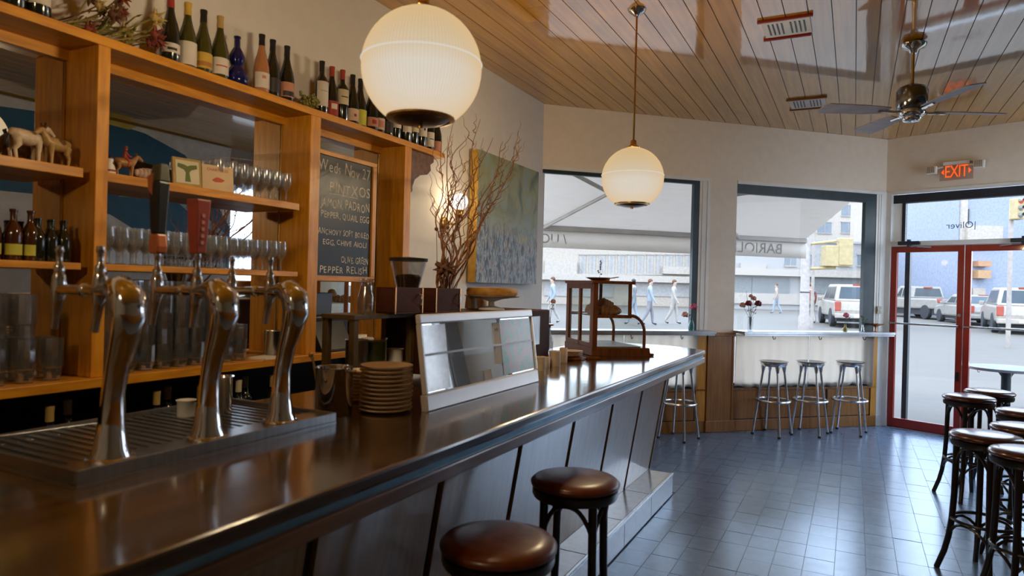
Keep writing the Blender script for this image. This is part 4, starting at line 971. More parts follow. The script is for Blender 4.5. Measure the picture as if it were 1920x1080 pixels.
# cake stand with tortilla
cp = onx(922, 572, -1.80)
ks = thing('cake_stand', 'pale cake stand on the console', 'cake stand', (-1.80, cp.y, RT_))
B().lathe([(.075, 0), (.07, .008), (.02, .02), (.018, .045), (.06, .06), (.15, .072), (.155, .078), (.0, .074)], 32).build('stand_body', WHITE, ks, 50)
tr = B().lathe([(0, .0), (.132, 0), (.142, .008), (.144, .028), (.136, .042), (.06, .046), (0, .047)], 36)
tt = tr.build('tortilla', TORT, None, 50, loc=(-1.80, cp.y, RT_ + .078)); tag(tt, 'thick golden brown round tortilla on the cake stand', 'tortilla')
CUPM = pm('kraft_cup', (.52, .36, .22), (.44, .30, .17), .6, scale=20)
for px, lab in ((884, 'upturned kraft paper cup left of its twin behind the tortilla'), (903, 'upturned kraft paper cup right of its twin behind the tortilla')):
    q = onx(px, 545, -2.0); c = thing('paper_cup', lab, 'paper cup', (-1.955, q.y * 1.955 / 2.0, RT_))
    B().lathe([(.0, .0), (.036, 0), (.037, .004), (.027, .098), (.025, .10), (0, .10)], 20).build('cup_wall', CUPM, c, 50)

# willow branches ----------------------------------------------------------------------
random.seed(5)
wv = thing('willow_branches', 'tall curly willow branches standing in the brown planter crate', 'branches', (-1.805, 2.775, RT_ + .01))
def wig(p0, d, L, n, amp, r0, r1, drift):
    pts, rs = [], []; p = Vector(p0); d = Vector(d).normalized(); ph = [random.uniform(0, 6) for _ in range(3)]
    for k in range(n + 1):
        u = k / n; pts.append(p.copy()); rs.append(r0 + (r1 - r0) * u)
        w_ = Vector((math.sin(ph[0] + u * 15), math.sin(ph[1] + u * 17), .4 * math.sin(ph[2] + u * 13))) * amp
        p = p + (d + w_ + Vector(drift) * u).normalized() * (L / n)
    return pts, rs
def to_screen(px, py, X):
    q = onx(px, py, X); return Vector((q.x + 1.805, q.y - 2.775, q.z - RT_ - .01))
tips = [(845, 232, -1.95), (870, 250, -1.90), (900, 225, -1.9), (920, 262, -1.8), (950, 268, -1.75), (985, 262, -1.7), (860, 300, -1.8), (905, 320, -2.0), (830, 265, -1.9), (935, 330, -1.75), (960, 300, -1.9), (880, 345, -1.75), (845, 330, -2.0), (915, 400, -1.8), (980, 275, -1.85)]
for i, (px, py, X) in enumerate(tips):
    tip = to_screen(px, py, X); p0 = Vector((random.uniform(-.03, .025), random.uniform(-.05, .06), 0))
    L = (tip - p0).length; n = 26; ph = [random.uniform(0, 6) for _ in range(3)]; bow = Vector((0, -.05, 0))
    pts = []
    for k in range(n + 1):
        u = k / n; p = p0.lerp(tip, u) + bow * math.sin(PI * u) * (1 if i % 2 else .3)
        am = .022 * min(1, u * 3)
        p += Vector((math.sin(ph[0] + u * 16), math.sin(ph[1] + u * 19), .3 * math.sin(ph[2] + u * 14))) * am
        pts.append(p)
    b = B().tube(pts, [.0062 * (1 - .78 * k / n) for k in range(n + 1)], 6)
    for q in range(6):
        k = random.randint(9, n - 2); dr = (pts[k + 1] - pts[k - 1]).normalized() + Vector((random.uniform(-.8, .8), random.uniform(-.9, .9), random.uniform(0, .6)))
        pp, rr = wig(pts[k], dr, random.uniform(.12, .30), 12, .75, .0026, .0007, (0, 0, .5)); b.tube(pp, rr, 5)
    b.build('branch', TWIG, wv, 60)
for q in range(10):
    p = Vector((random.uniform(-.05, .06), random.uniform(-.07, .22), random.uniform(.12, .42))); b = B().ball(p, random.uniform(.006, .012), 8, 6)
    b.tube([Vector((p.x * .5, p.y * .3, .02)), p], .0015, 5); b.build('seed_head', DRYB, wv, 60)
b = B(); c0 = Vector((.05, -.04, .20)); b.ball(c0, .03, 10, 8)
for i in range(22):
    th = i * 2.4; ph_ = math.acos(1 - 2 * (i + .5) / 22); d = Vector((math.sin(ph_) * math.cos(th), math.sin(ph_) * math.sin(th), math.cos(ph_)))
    b.tube([c0, c0 + d * .035, c0 + d * .06], [.004, .009, .001], 5)
b.tube([(0.02, -.01, .02), c0], .004, 6)
b.build('thistle_head', DRYB, wv, 1, label='dried brown thistle head')

# bar clutter beyond the panel -------------------------------------------------------------
p = onz(1014, 660, Z0)
pmill = thing('siphon_stand', 'black and brass coffee stand behind the candles', 'coffee stand', (p.x, p.y, Z0))
B().lathe([(.05, 0), (.05, .012), (.02, .016)], 20).build('base', BLACK, pmill, 50)
B().box(.01, -.022, .012, .055, .022, .185).build('column', BLACK, pmill, bevel=.006)
B().lathe([(.012, .06), (.014, .10), (.045, .125), (.05, .135), (.05, .16), (.045, .165)], 20, (-.025, 0, 0)).build('brass_collar', BRASS, pmill, 50)
B().lathe([(0, .185), (.085, .185), (.09, .19), (.085, .195), (0, .193)], 24).build('copper_tray', COPPER, pmill, 50)
B().tube([(-.025, 0, .012), (-.025, 0, .07)], .012, 10).build('spout', BRASS, pmill, 1)
for px, lab in ((1034, 'clear glass syrup bottle beside the black coffee stand'), (1048, 'clear glass syrup bottle beside the pastry case door')):
    p = onz(px, 662, Z0); c = thing('syrup_bottle', lab, 'bottle', (p.x - .1, p.y + .05, Z0))
    B().lathe([(0, 0), (.03, 0), (.032, .005), (.032, .09), (.012, .13), (.011, .165), (.014, .168), (.012, .172), (.009, .165), (.010, .13), (.029, .09), (.029, .008), (0, .006)], 18).build('glass_body', GLASS, c, 60)
    B().lathe([(.006, .165), (.012, .17), (.012, .18), (0, .182)], 12).build('stopper', BLACK, c, 50)
WAX = pm('wax', (.66, .55, .43), (.58, .47, .36), .5, scale=20, subs=.3)
for px, py, r, h, lab in ((1012, 694, .032, .072, 'cream candle in front of the coffee stand, nearest of four'), (1024, 688, .022, .055, 'short cream candle between the larger candles'), (1040, 686, .033, .085, 'wide cream candle, second largest near the pastry case'), (1056, 680, .024, .088, 'tall slim cream candle nearest the pastry case')):
    p = onz(px, py, Z0); c = thing('candle', lab, 'candle', (p.x, p.y, Z0), 0, 'cream candles on the bar')
    B().lathe([(0, 0), (r, 0), (r, h), (r * .9, h + .002), (r * .8, h - .006), (0, h - .008)], 22).build('wax_body', WAX, c, 50)
    B().tube([(0, 0, h - .008), (.001, 0, h + .006)], .0014, 5).build('wick', BLACK, c)
p = onz(1092, 672, Z0)
bd = thing('serving_board', 'dark wooden serving board under the small plates', 'board', (p.x - .05, p.y - .08, Z0), .6)
B().prism([(.10 * math.cos(a * PI / 12), .10 * math.sin(a * PI / 12)) for a in range(24)], xy, 0, .016).box(.08, -.02, 0, .19, .02, .016).build('board_body', MAHOG, bd, bevel=.003)
pme = B().lathe([(0, 0), (.05, 0), (.075, .008), (.078, .012), (.074, .012), (.05, .005), (0, .004)], 28).mesh('saucer', 50); pme.materials.append(CERAM)
for q in range(4):
    o = mk('saucer', pme, None, loc=(p.x - .05, p.y - .08, Z0 + .016 + q * .0085)); tag(o, 'pale saucer, %s from the bottom of the low stack beside the pastry case' % ORD[q], 'saucer', 'saucers by the pastry case')

# ---------------------------------------------------------------- pastry case
pc = thing('pastry_case', 'old mahogany glass pastry case with curved lower front', 'pastry case', (-1.53, 4.196, Z0), math.radians(41.2))
# local x = towards the window ledge right side (length .40), local y = depth (.46)
LX, LY, HC = .275, .55, .50; LX2 = .40
B().box(-.005, -.005, 0, LX2 + .012, LY + .005, .055).box(LX2 + .012, -.005, 0, LX2 + .045, LY + .005, .018).build('base_plinth', MAHOG, pc, bevel=.006)
for xx, yy in ((0, 0), (0, LY - .03)): B().box(xx, yy, .055, xx + .034, yy + .03, HC - .02).build('corner_post', MAHOG, pc, bevel=.003)
for yy in (0, LY - .022): B().box(LX - .02, yy, .255, LX, yy + .022, HC - .02).build('front_post', MAHOG, pc, bevel=.003)
B().box(-.012, -.012, HC - .02, LX + .02, LY + .012, HC).build('top_board', MAHOG, pc, bevel=.005)
B().box(0, .03, HC - .055, .02, LY - .03, HC - .02).build('door_head', MAHOG, pc)
arc = [(LX - .02 + .0, .275)] + [(LX + .10 * math.sin(a), .155 + .115 * math.cos(a)) for a in [k * PI / 16 for k in range(0, 9)]] + [(LX + .10, .055)]
for yy in (0, LY - .022):
    b = B(); b.tube([(u, yy + .011, v_) for u, v_ in arc], .011, 8); b.box(.03, yy, .253, LX, yy + .022, .275); b.build('curved_rib', MAHOG, pc, 40)
b = B(); n_ = len(arc)
for k in range(n_ - 1): b.quad((arc[k][0], .02, arc[k][1]), (arc[k + 1][0], .02, arc[k + 1][1]), (arc[k + 1][0], LY - .02, arc[k + 1][1]), (arc[k][0], LY - .02, arc[k][1]))
b.build('curved_pane', CASEG, pc, 60)
B().box(.034, .009, .28, LX - .02, .012, HC - .02).box(.034, LY - .012, .28, LX - .02, LY - .009, HC - .02).box(LX - .012, .022, .28, LX - .009, LY - .022, HC - .02).build('upper_pane', CASEG, pc)
B().prism([(.034, .055), (LX + .095, .055)] + [(u - .012, v_ - .01) for u, v_ in arc[::-1][1:]] + [(.034, .262)], lambda u, v, w_: (u, w_, v), .009, .012).build('side_pane', CASEG, pc)
dr = B().box(.0, .03, .055, .018, .06, HC - .055).box(.0, LY / 2 - .022, .055, .018, LY / 2 + .012, HC - .055).box(.0, LY - .055, .055, .018, LY - .03, HC - .055).box(0, .06, .055, .018, LY - .055, .085).build('door_frame', MAHOG, pc, bevel=.002)
B().box(.007, .06, .085, .010, LY - .055, HC - .055).build('door_pane', CASEG, dr)
B().box(.03, .02, .262, LX - .01, LY - .02, .270).build('glass_shelf', thin_glass('greenish_glass', (.85, .95, .92), .15, .02, .9), pc)
B().box(.03, .02, .056, LX + .08, LY - .02, .062).build('floor_liner', paint((.55, .57, .55), .5), pc)
R41 = math.radians(41.2)
def in_case(x_, y_, z_): return (-1.53 + x_ * math.cos(R41) - y_ * math.sin(R41), 4.196 + x_ * math.sin(R41) + y_ * math.cos(R41), Z0 + z_)
crt = B()
for k in range(7):
    u = (k - 3) / 3; crt.ball((.085 * u * .9, .022 * u * u, .030 - .008 * abs(u)), (.021, .038 * (1 - .55 * abs(u)), .036 * (1 - .5 * abs(u))), 10, 7)
cme = crt.mesh('croissant', 60); cme.materials.append(CRUST)
for (x_, y_, z_, rz, lab) in ((.11, .10, .271, .3, 'croissant at the front left of the pastry shelf'), (.20, .12, .271, 1.2, 'croissant at the right end of the pastry shelf'), (.12, .22, .271, -.4, 'croissant in the middle of the pastry shelf'), (.20, .28, .271, .8, 'croissant behind the others near the curved glass'), (.11, .34, .271, 1.9, 'croissant at the back of the pastry shelf'), (.14, .17, .318, .9, 'croissant lying on top of the others in the pastry case')):
    o = mk('croissant', cme, None, loc=in_case(x_, y_, z_), rot=rz); tag(o, lab, 'croissant', 'croissants in the pastry case')
bw = thing('copper_dish', 'low dark copper dish on top of the pastry case', 'dish', in_case(.08, .14, HC)); B().lathe([(0, 0), (.04, 0), (.05, .006), (.085, .022), (.082, .022), (.05, .009), (0, .006)], 24).build('dish_body', MAHOG, bw, 50)
bw2 = thing('copper_ladle', 'small dark pan with handle on top of the pastry case', 'pan', in_case(.17, .24, HC)); B().lathe([(0, 0), (.035, 0), (.042, .025), (.039, .025), (.033, .004), (0, .004)], 20).tube([(.04, 0, .02), (.10, .01, .03)], .004, 6).build('pan_body', MAHOG, bw2, 50)
tv = thing('twig_sprig', 'thin dark leafy twig standing above the pastry case', 'twig', in_case(.10, .16, HC + .006))
b = B().tube([(0, 0, 0), (.004, .004, .05), (-.002, .006, .10), (.004, .008, .14)], .0014, 5)
for q in range(9): b.ball((random.uniform(-.012, .012), .006 + random.uniform(-.01, .01), .04 + .011 * q), (.006, .004, .005), 6, 5)
b.build('twig_stem', BLKW, tv, 1)

# ---------------------------------------------------------------- ledge flowers
def flower_vase(name, label, s, t_, prof, vmat, blooms, stems_h, seed, leaf=True):
    random.seed(seed); e = thing(name, label, 'flower vase', wpt(s, t_, 1.085), WROT)
    B().lathe(prof, 18).build('vase', vmat, e, 60); zt = max(z for r, z in prof)
    for k, (m, r, ox, oz) in enumerate(blooms):
        tip = Vector((ox, random.uniform(-.03, .02), stems_h + oz))
        stm = B().tube([(0, 0, .01), (tip.x * .15, 0, zt * .9), (tip.x * .6, tip.y * .6, (zt + tip.z) / 2), tip], .0018, 5)
        if leaf:
            for q in range(3):
                p_ = Vector((tip.x * .5, tip.y * .5, zt + (tip.z - zt) * (.2 + .25 * q))); d = Vector((random.choice((-1, 1)) * .03, .0, .02)); sd = Vector((0, .008, .003))
                stm.quad(p_, p_ + d * .5 + sd, p_ + d, p_ + d * .5 - sd)
        so_ = stm.build('stem', LEAF, e)
        b = B()
        if m is not None:
            b.ball(tip, r * .6, 8, 6)
            for i in range(14):
                th = i * 2.4; ph_ = math.acos(1 - 1.5 * (i + .5) / 14); d = Vector((math.sin(ph_) * math.cos(th), math.sin(ph_) * math.sin(th), math.cos(ph_)))
                b.ball(tip + d * r * .6, (r * .42, r * .42, r * .42), 7, 5)
            b.build('bloom', m, so_, 1)
    return e
CYL = [(0, 0), (.03, 0), (.032, .004), (.034, .15), (.031, .15), (.029, .01), (0, .008)]
flower_vase('flower_vase', 'clear glass vase of crimson and pink flowers on the ledge', 2.37, -.06, CYL, GLASS, [(CRIM, .038, -.045, .02), (CRIM, .040, .085, .02), (PEACH, .034, -.095, 0), (PEACH, .03, .045, .075), (PEACH, .024, 0, .10), (None, 0, .02, .30), (None, 0, -.06, .16)], .27, 1)
BOT = [(0, 0), (.028, 0), (.03, .004), (.03, .06), (.018, .09), (.014, .12), (.016, .125), (.013, .125), (.011, .12), (.015, .09), (.027, .06), (.027, .008), (0, .006)]
flower_vase('bottle_vase', 'teal glass bottle vase with pink flowers beside the window pillar', 1.66, -.06, BOT, pm('teal_glass', (.08, .38, .40), (.05, .28, .32), .1, scale=5, trans=.5), [(PINK, .042, .03, .06), (PEACH, .036, -.085, -.02), (None, 0, .05, .02)], .18, 2)
flower_vase('bud_vase', 'tiny yellow bud vase with one pink flower near the door', 3.60, -.06, [(0, 0), (.02, 0), (.03, .015), (.03, .03), (.012, .05), (.010, .075), (.014, .08), (.009, .078), (.008, .05), (.02, .03), (0, .006)], pm('yellow_glass', (.55, .45, .12), (.45, .36, .08), .1, scale=5, trans=.4), [(PINK, .034, -.01, .03), (None, 0, .07, .02)], .15, 3)
flower_vase('bud_vase', 'thin clear bud vase with a dark leafy sprig near the door', 3.84, -.06, [(0, 0), (.018, 0), (.02, .01), (.012, .06), (.010, .08), (.008, .08), (.009, .06), (.015, .01), (0, .006)], GLASS, [(None, 0, -.04, .06), (None, 0, .05, .03), (CRIM, .012, -.02, .05)], .12, 4)
flower_vase('single_stem_vase', 'slim glass vase with one peach flower at the left window corner', .10, -.06, [(0, 0), (.02, 0), (.022, .01), (.014, .08), (.012, .12), (.010, .12), (.011, .08), (.018, .012), (0, .008)], GLASS, [(PEACH, .028, .03, .05), (None, 0, -.02, .06)], .22, 6)
cc = thing('footed_dish', 'small copper footed dish on the ledge by the entrance', 'dish', wpt(4.0, -.08, 1.085))
B().lathe([(0, 0), (.034, 0), (.034, .004), (.010, .012), (.008, .05), (.02, .062), (.085, .09), (.088, .094), (.07, .092), (0, .074)], 26).build('dish_body', COPPER, cc, 50)

# ---------------------------------------------------------------- sconce and painting
so2 = thing('wall_sconce', 'brass wall sconce with a glowing round globe', 'wall lamp', (XW, 4.28, 1.953))
B().lathe([(.055, 0), (.055, .012), (.045, .022), (.02, .028), (0, .03)], 24).build('wall_plate', BRASS, so2, 50, rot=(0, PI / 2, 0))
B().tube([(.02, 0, 0), (.09, .01, .0), (.12, .02, .01), (.125, .022, .05)], .009, 8).build('arm', BRASS, so2, 1)
B().lathe([(.022, .04), (.03, .05), (.032, .10), (.028, .105)], 18, (.125, .022, 0)).build('socket_cup', BRASS, so2, 50)
B().ball((.125, .022, .165), .063, 24, 16).build('globe', emit('sconce_globe', (1.0, .94, .86), 1.5, .85), so2, 1)
l = bpy.data.lights.new('sconce_bulb', 'POINT'); l.energy = 17; l.color = (1.0, .74, .42); l.shadow_soft_size = .05
lo = bpy.data.objects.new('bulb_light', l); COL.objects.link(lo); lo.parent = so2; lo.location = (.125, .022, .165)
def painting_mat():
    m, n, p, out = base('abstract_canvas')
    tcn = n.nodes.new('ShaderNodeTexCoord'); sep = n.nodes.new('ShaderNodeSeparateXYZ'); n.links.new(tcn.outputs['Object'], sep.inputs[0])
    n1 = n.nodes.new('ShaderNodeTexNoise'); n1.inputs['Scale'].default_value = 3.5; n1.inputs['Detail'].default_value = 8; n1.inputs['Distortion'].default_value = 1.2; n.links.new(tcn.outputs['Object'], n1.inputs[0])
    mp = n.nodes.new('ShaderNodeMapping'); mp.inputs['Scale'].default_value = (1, 9, 2.5); n.links.new(tcn.outputs['Object'], mp.inputs[0])
    n2 = n.nodes.new('ShaderNodeTexNoise'); n2.inputs['Scale'].default_value = 5; n2.inputs['Detail'].default_value = 10; n2.inputs['Distortion'].default_value = .8; n.links.new(mp.outputs[0], n2.inputs[0])
    r1 = n.nodes.new('ShaderNodeValToRGB'); e = r1.color_ramp.elements
    e[0].position = .32; e[0].color = (.07, .12, .10, 1); e[1].position = .5; e[1].color = (.26, .27, .13, 1)
    q = r1.color_ramp.elements.new(.60); q.color = (.22, .30, .28, 1); q = r1.color_ramp.elements.new(.72); q.color = (.36, .32, .12, 1)
    r2 = n.nodes.new('ShaderNodeValToRGB'); e = r2.color_ramp.elements
    e[0].position = .42; e[0].color = (.012, .016, .022, 1); e[1].position = .49; e[1].color = (.12, .17, .21, 1)
    q = r2.color_ramp.elements.new(.55); q.color = (.36, .42, .47, 1); q = r2.color_ramp.elements.new(.64); q.color = (.22, .12, .07, 1)
    n.links.new(n1.outputs['Fac'], r1.inputs[0]); n.links.new(n2.outputs['Fac'], r2.inputs[0])
    ad = n.nodes.new('ShaderNodeMath'); ad.operation = 'MULTIPLY_ADD'; ad.inputs[1].default_value = .5; n.links.new(n1.outputs['Fac'], ad.inputs[0]); n.links.new(sep.outputs['Z'], ad.inputs[2])
    mr = n.nodes.new('ShaderNodeMapRange'); mr.inputs['From Min'].default_value = .62; mr.inputs['From Max'].default_value = .82; n.links.new(ad.outputs[0], mr.inputs['Value'])
    mx = n.nodes.new('ShaderNodeMix'); mx.data_type = 'RGBA'; n.links.new(mr.outputs[0], mx.inputs['Factor']); n.links.new(r2.outputs[0], mx.inputs['A']); n.links.new(r1.outputs[0], mx.inputs['B'])
    n.links.new(mx.outputs['Result'], p.inputs['Base Color']); p.inputs['Roughness'].default_value = .45
    bp = n.nodes.new('ShaderNodeBump'); bp.inputs['Strength'].default_value = .3; n.links.new(n2.outputs['Fac'], bp.inputs['Height']); n.links.new(bp.outputs[0], p.inputs['Normal'])
    return m
pa = thing('painting', 'large abstract green and grey painting with yellow edge on the left wall', 'painting', (XW + .021, 4.62, 1.52))
B().box(.0, 0, 0, .072, 1.13, 1.055).build('stretcher_edge', pm('ochre_edge', (.56, .34, .06), (.42, .24, .04), .5, scale=20), pa)
B().box(.072, 0, 0, .076, 1.13, 1.055).build('canvas', painting_mat(), pa)

# mural on the right wall -------------------------------------------------------------------
mu_ = thing('mural', 'large blue and white abstract mural on the right wall', 'mural', (XR - .022, 3.0, 0), 0)
yz = lambda u, v, w_: (w_, u, v)
B().box(-.025, 0, 1.60, 0, 3.46, 3.28).build('canvas', paint((.50, .51, .54), .5), mu_)
B().prism([(0, 1.60), (3.46, 1.60), (3.46, 2.2), (3.1, 2.7), (2.75, 3.06), (2.2, 3.22), (1.7, 3.26), (0, 3.1)], yz, -.028, -.025).build('painted_shape', paint((.012, .085, .17), .5), mu_, label='deep blue hill shape')
B().prism([(0, 1.60), (2.6, 1.60), (2.5, 1.75), (2.2, 2.0), (1.8, 2.2), (1.0, 2.33), (0, 2.3)], yz, -.031, -.028).build('painted_shape', paint((.50, .51, .54), .5), mu_, label='pale grey rounded shape')
B().prism([(1.4, 3.24), (2.0, 3.22), (2.1, 3.28), (1.4, 3.28)], yz, -.031, -.0285).build('painted_shape', paint((.42, .33, .06), .5), mu_, label='olive yellow patch')
B().prism([(1.9, 2.5), (2.6, 2.62), (3.4, 2.1), (3.4, 1.98), (2.6, 2.48), (1.9, 2.42)], yz, -.031, -.0285).build('painted_shape', paint((.22, .34, .42), .5), mu_, label='light blue brush stroke')

# ---------------------------------------------------------------- stools
def bentwood(label, loc, rz, leather, group, H=.765):
    t = thing('bentwood_bar_stool', label, 'bar stool', loc, rz, group)
    B().lathe([(0, H - .035), (.155, H - .035), (.170, H - .026), (.172, H - .014), (.160, H - .002), (.12, H + .006), (0, H + .009)], 36).build('seat', leather, t, 70)
    B().lathe([(.10, H - .07), (.160, H - .07), (.165, H - .06), (.165, H - .040), (.155, H - .035), (.10, H - .04)], 36).build('seat_ring', BLKW, t, 50)
    for k in range(4):
        a = PI / 4 + k * PI / 2; c, s_ = math.cos(a), math.sin(a)
        B().tube([(r * c, r * s_, z) for r, z in ((.132, H - .05), (.134, .60), (.138, .42), (.146, .28), (.160, .18), (.178, .10), (.200, .035), (.212, 0))], [.017, .0165, .016, .016, .0155, .015, .0145, .0145], 10).build('leg', BLKW, t, 1)
        a2 = a + PI / 2; P = Vector((.136 * c, .136 * s_, .57)); Q = Vector((.136 * math.cos(a2), .136 * math.sin(a2), .57)); am = a + PI / 4
        pts = []
        for i in range(13):
            u = i / 12; p_ = P.lerp(Q, u); lift = (H - .075 - .57) * (1 - abs(2 * u - 1) ** 2.6); out = .03 * math.sin(PI * u)
            pts.append(p_ + Vector((math.cos(am) * out, math.sin(am) * out, lift)))
        B().tube(pts, .009, 8).build('arch_brace', BLKW, t, 1)
        P = Vector((.156 * c, .156 * s_, .20)); Q = Vector((.156 * math.cos(a2), .156 * math.sin(a2), .20)); pts = []
        for i in range(11):
            u = i / 10; p_ = P.lerp(Q, u); lift = .075 * (1 - abs(2 * u - 1) ** 2.4); out = .03 * math.sin(PI * u)
            pts.append(p_ + Vector((math.cos(am) * out, math.sin(am) * out, lift)))
        B().tube(pts, .008, 8).build('foot_brace', BLKW, t, 1)
    B().ring(.150, .009, .29, 32, 8).build('foot_ring', BLKW, t, 1)
    return t
s0 = bentwood('black bentwood bar stool with brown leather seat nearest the camera', (-.905, 1.735, 0), .25, LEATH, 'bentwood stools at the bar')
copy_tree(s0, (-.945, 2.44, 0), .12, 'black bentwood bar stool with brown leather seat, second along the bar')
s1 = bentwood('dark bentwood stool with oxblood seat nearest the entrance doors', (.785, 6.06, 0), .5, LEATHR, 'bentwood stools by the doors')
for (x_, y_, r_, lab) in ((.655, 4.42, .8, 'dark bentwood stool with oxblood seat in front, left of the picture edge'), (1.03, 5.50, .2, 'dark bentwood stool behind the front one, cut by the picture edge'), (.90, 4.83, 1.0, 'dark bentwood stool half hidden at the right edge, middle of the cluster'), (.78, 4.06, .3, 'dark bentwood stool at the right edge closest to the camera'), (.98, 6.52, 1.1, 'dark bentwood stool half hidden behind the stool nearest the doors')):
    copy_tree(s1, (x_, y_, 0), r_, lab)
tbz = .76; tp = onz(1887, 689, tbz)
ht = thing('round_table', 'round cafe table with pale top and dark pedestal near the doors', 'table', (tp.x, tp.y, 0))
B().lathe([(0, tbz - .03), (.355, tbz - .03), (.37, tbz - .02), (.37, tbz), (0, tbz)], 40).build('table_top', pm('table_top_grey', (.42, .45, .5), (.36, .39, .44), .18, scale=5), ht, 50)
B().lathe([(.05, .03), (.045, .1), (.045, tbz - .1), (.09, tbz - .03)], 24).build('pedestal', TEAL, ht, 50)
B().lathe([(0, 0), (.2, 0), (.2, .015), (.06, .035), (.05, .05)], 32).build('base_plate', TEAL, ht, 50)
for k in range(3):
    a = k * 2.1 + 2.6; c, s_ = math.cos(a) * .28, math.sin(a) * .28
    B().tube([(c, s_, tbz - .03), (c, s_, tbz - .06), (c * .96, s_ * .96, tbz - .085), (c * .9, s_ * .9, tbz - .075)], .004, 6).build('bag_hook', STEEL, ht, 1)
SEATA = pm('stool_seat_dark', (.10, .07, .07), (.06, .045, .05), .25, .3, scale=8, coat=.5)
def chrome_stool(label, loc, rz):
    t = thing('chrome_bar_stool', label, 'bar stool', loc, rz, 'chrome stools at the window ledge'); H = .77
    B().lathe([(0, H - .012), (.135, H - .002), (.148, H + .006), (.142, H + .008), (.10, H - .001), (0, H - .006)], 32).build('seat', SEATA, t, 70)
    B().lathe([(.07, H - .05), (.12, H - .045), (.135, H - .02), (.135, H - .008), (.0, H - .016)], 30).build('seat_casting', ALU, t, 50)
    for k in range(4):
        a = k * PI / 2; c, s_ = math.cos(a), math.sin(a)
        B().tube([(r * c, r * s_, z) for r, z in ((.105, H - .04), (.112, H - .10), (.205, .012))], [.013, .012, .012], 10).build('leg', ALU, t, 1)
        B().tube([(r * c, r * s_, z) for r, z in ((.095, H - .02), (.108, H - .05), (.113, H - .11))], [.032, .024, .013], 10).build('leg_socket', ALU, t, 1)
        B().lathe([(0, 0), (.015, 0), (.016, .02), (0, .022)], 12, (.206 * c, .206 * s_, 0)).build('rubber_foot', RUBBER, t, 50)
    B().ring(.172, .0125, .365, 36, 8).build('foot_ring', ALU, t, 1)
    return t
c0 = chrome_stool('chrome window stool half hidden behind the bar end', (-1.55, 6.84, 0), .5)
for (x_, y_, r_, lab) in ((-.80, 7.70, .45, 'left of the three chrome stools under the right window ledge'), (-.455, 7.975, .55, 'middle of the three chrome stools under the right window ledge'), (-.08, 8.27, .6, 'right of the three chrome stools, nearest the red doors')):
    copy_tree(c0, (x_ + .06, y_ - .10, 0), r_, lab)
# tablet on back counter ------------------------------------------------------------------
tbt = thing('order_tablet', 'black tilted order tablet below the chalkboard', 'tablet', (XS - .045, 2.78, ZC), 0)
B().hexa([(-.05, 0, .0), (.04, 0, .0), (.04, .26, 0), (-.05, .26, 0), (-.07, 0, .16), (-.055, 0, .165), (-.055, .26, .165), (-.07, .26, .16)]).build('screen_body', BLACK, tbt, bevel=.004)
B().box(.042, .02, 0, .065, .18, .012).build('keyboard', BLACK, tbt, bevel=.002)
pp = thing('receipt_printer', 'white receipt printer on the back counter beside the tablet', 'printer', (XS - .06, 3.08, ZC))
B().box(-.05, 0, 0, .06, .13, .06).build('printer_body', WHITE, pp, bevel=.008); B().box(-.02, .02, .06, .02, .11, .075).build('paper_strip', PAPER, pp)
rg = thing('black_register', 'black cash register in front of the mirror below the chalkboard', 'register', (XM + .01, 2.76, ZC))
B().box(0, 0, 0, .09, .34, .19).build('register_body', BLACK, rg, bevel=.01); B().hexa([(.0, .06, .19), (.03, .06, .19), (.03, .26, .19), (0, .26, .19), (.0, .04, .32), (.02, .04, .32), (.02, .28, .32), (0, .28, .32)]).build('display', BLACK, rg, bevel=.004)
pt = pot('steel_mixing_tin', 'steel mixing tin on the back counter right of the tumblers', 'tin', (XS - .07, 2.49, ZC), .042, .13, STEEL)
ntp = thing('order_pad', 'white order pad lying on the back counter edge', 'pad', (XS - .03, 2.40, ZC), .2); B().box(-.05, -.06, 0, .05, .06, .008).build('paper_stack', PAPER, ntp)

def xpaint(c, rough=0.5): return paint((c[0] * .53, c[1] * .46, c[2] * .385), rough)
# ================================================================ the street outside
GS = .009
def gz(y): return -.1 + GS * y
def ext(px, py):
    d = ray(px, py); t = (CAMH + .1) / (GS * d.y - d.z); return CAM + d * t
gp = [(-70, 4.0), (70, 4.0), (70, 95), (-70, 95)]
gb = B(); gb.v = [(x_, y_, gz(y_)) for x_, y_ in gp] + [(x_, y_, gz(y_) - .3) for x_, y_ in gp]; gb.f = [(0, 1, 2, 3), (7, 6, 5, 4), (0, 4, 5, 1), (1, 5, 6, 2), (2, 6, 7, 3), (3, 7, 4, 0)]
# keep the street clear of the room: cut by building the sidewalk/street only beyond the fronts
gb = B()
SW = [(-9.0, .2), (-2.9, 6.2), (.22, 9.1), (2.45, 8.2), (9.0, 5.4), (9, 15), (-9, 15)]
def slab(pts, th, off): 
    b = B(); n = len(pts); b.v = [(x_, y_, gz(y_) + off) for x_, y_ in pts] + [(x_, y_, gz(y_) + off - th) for x_, y_ in pts]
    b.f = [tuple(range(n)), tuple(range(2 * n - 1, n - 1, -1))] + [(k, n + k, n + (k + 1) % n, (k + 1) % n) for k in range(n)]; return b
pv = slab([(-12, -3), (-2.97, 6.1), (.22, 9.12), (2.42, 8.25), (2.42, 5.9), (12, 5.9), (12, 14), (-12, 14)], .12, .05).build('sidewalk', PAVE, None, kind='structure'); tag(pv, 'pale concrete sidewalk outside the windows', 'sidewalk')
rd = slab([(-80, 14), (80, 14), (80, 110), (-80, 110)], .2, 0).build('street', ASPH, None, kind='structure'); tag(rd, 'pale overexposed street beyond the sidewalk', 'street')
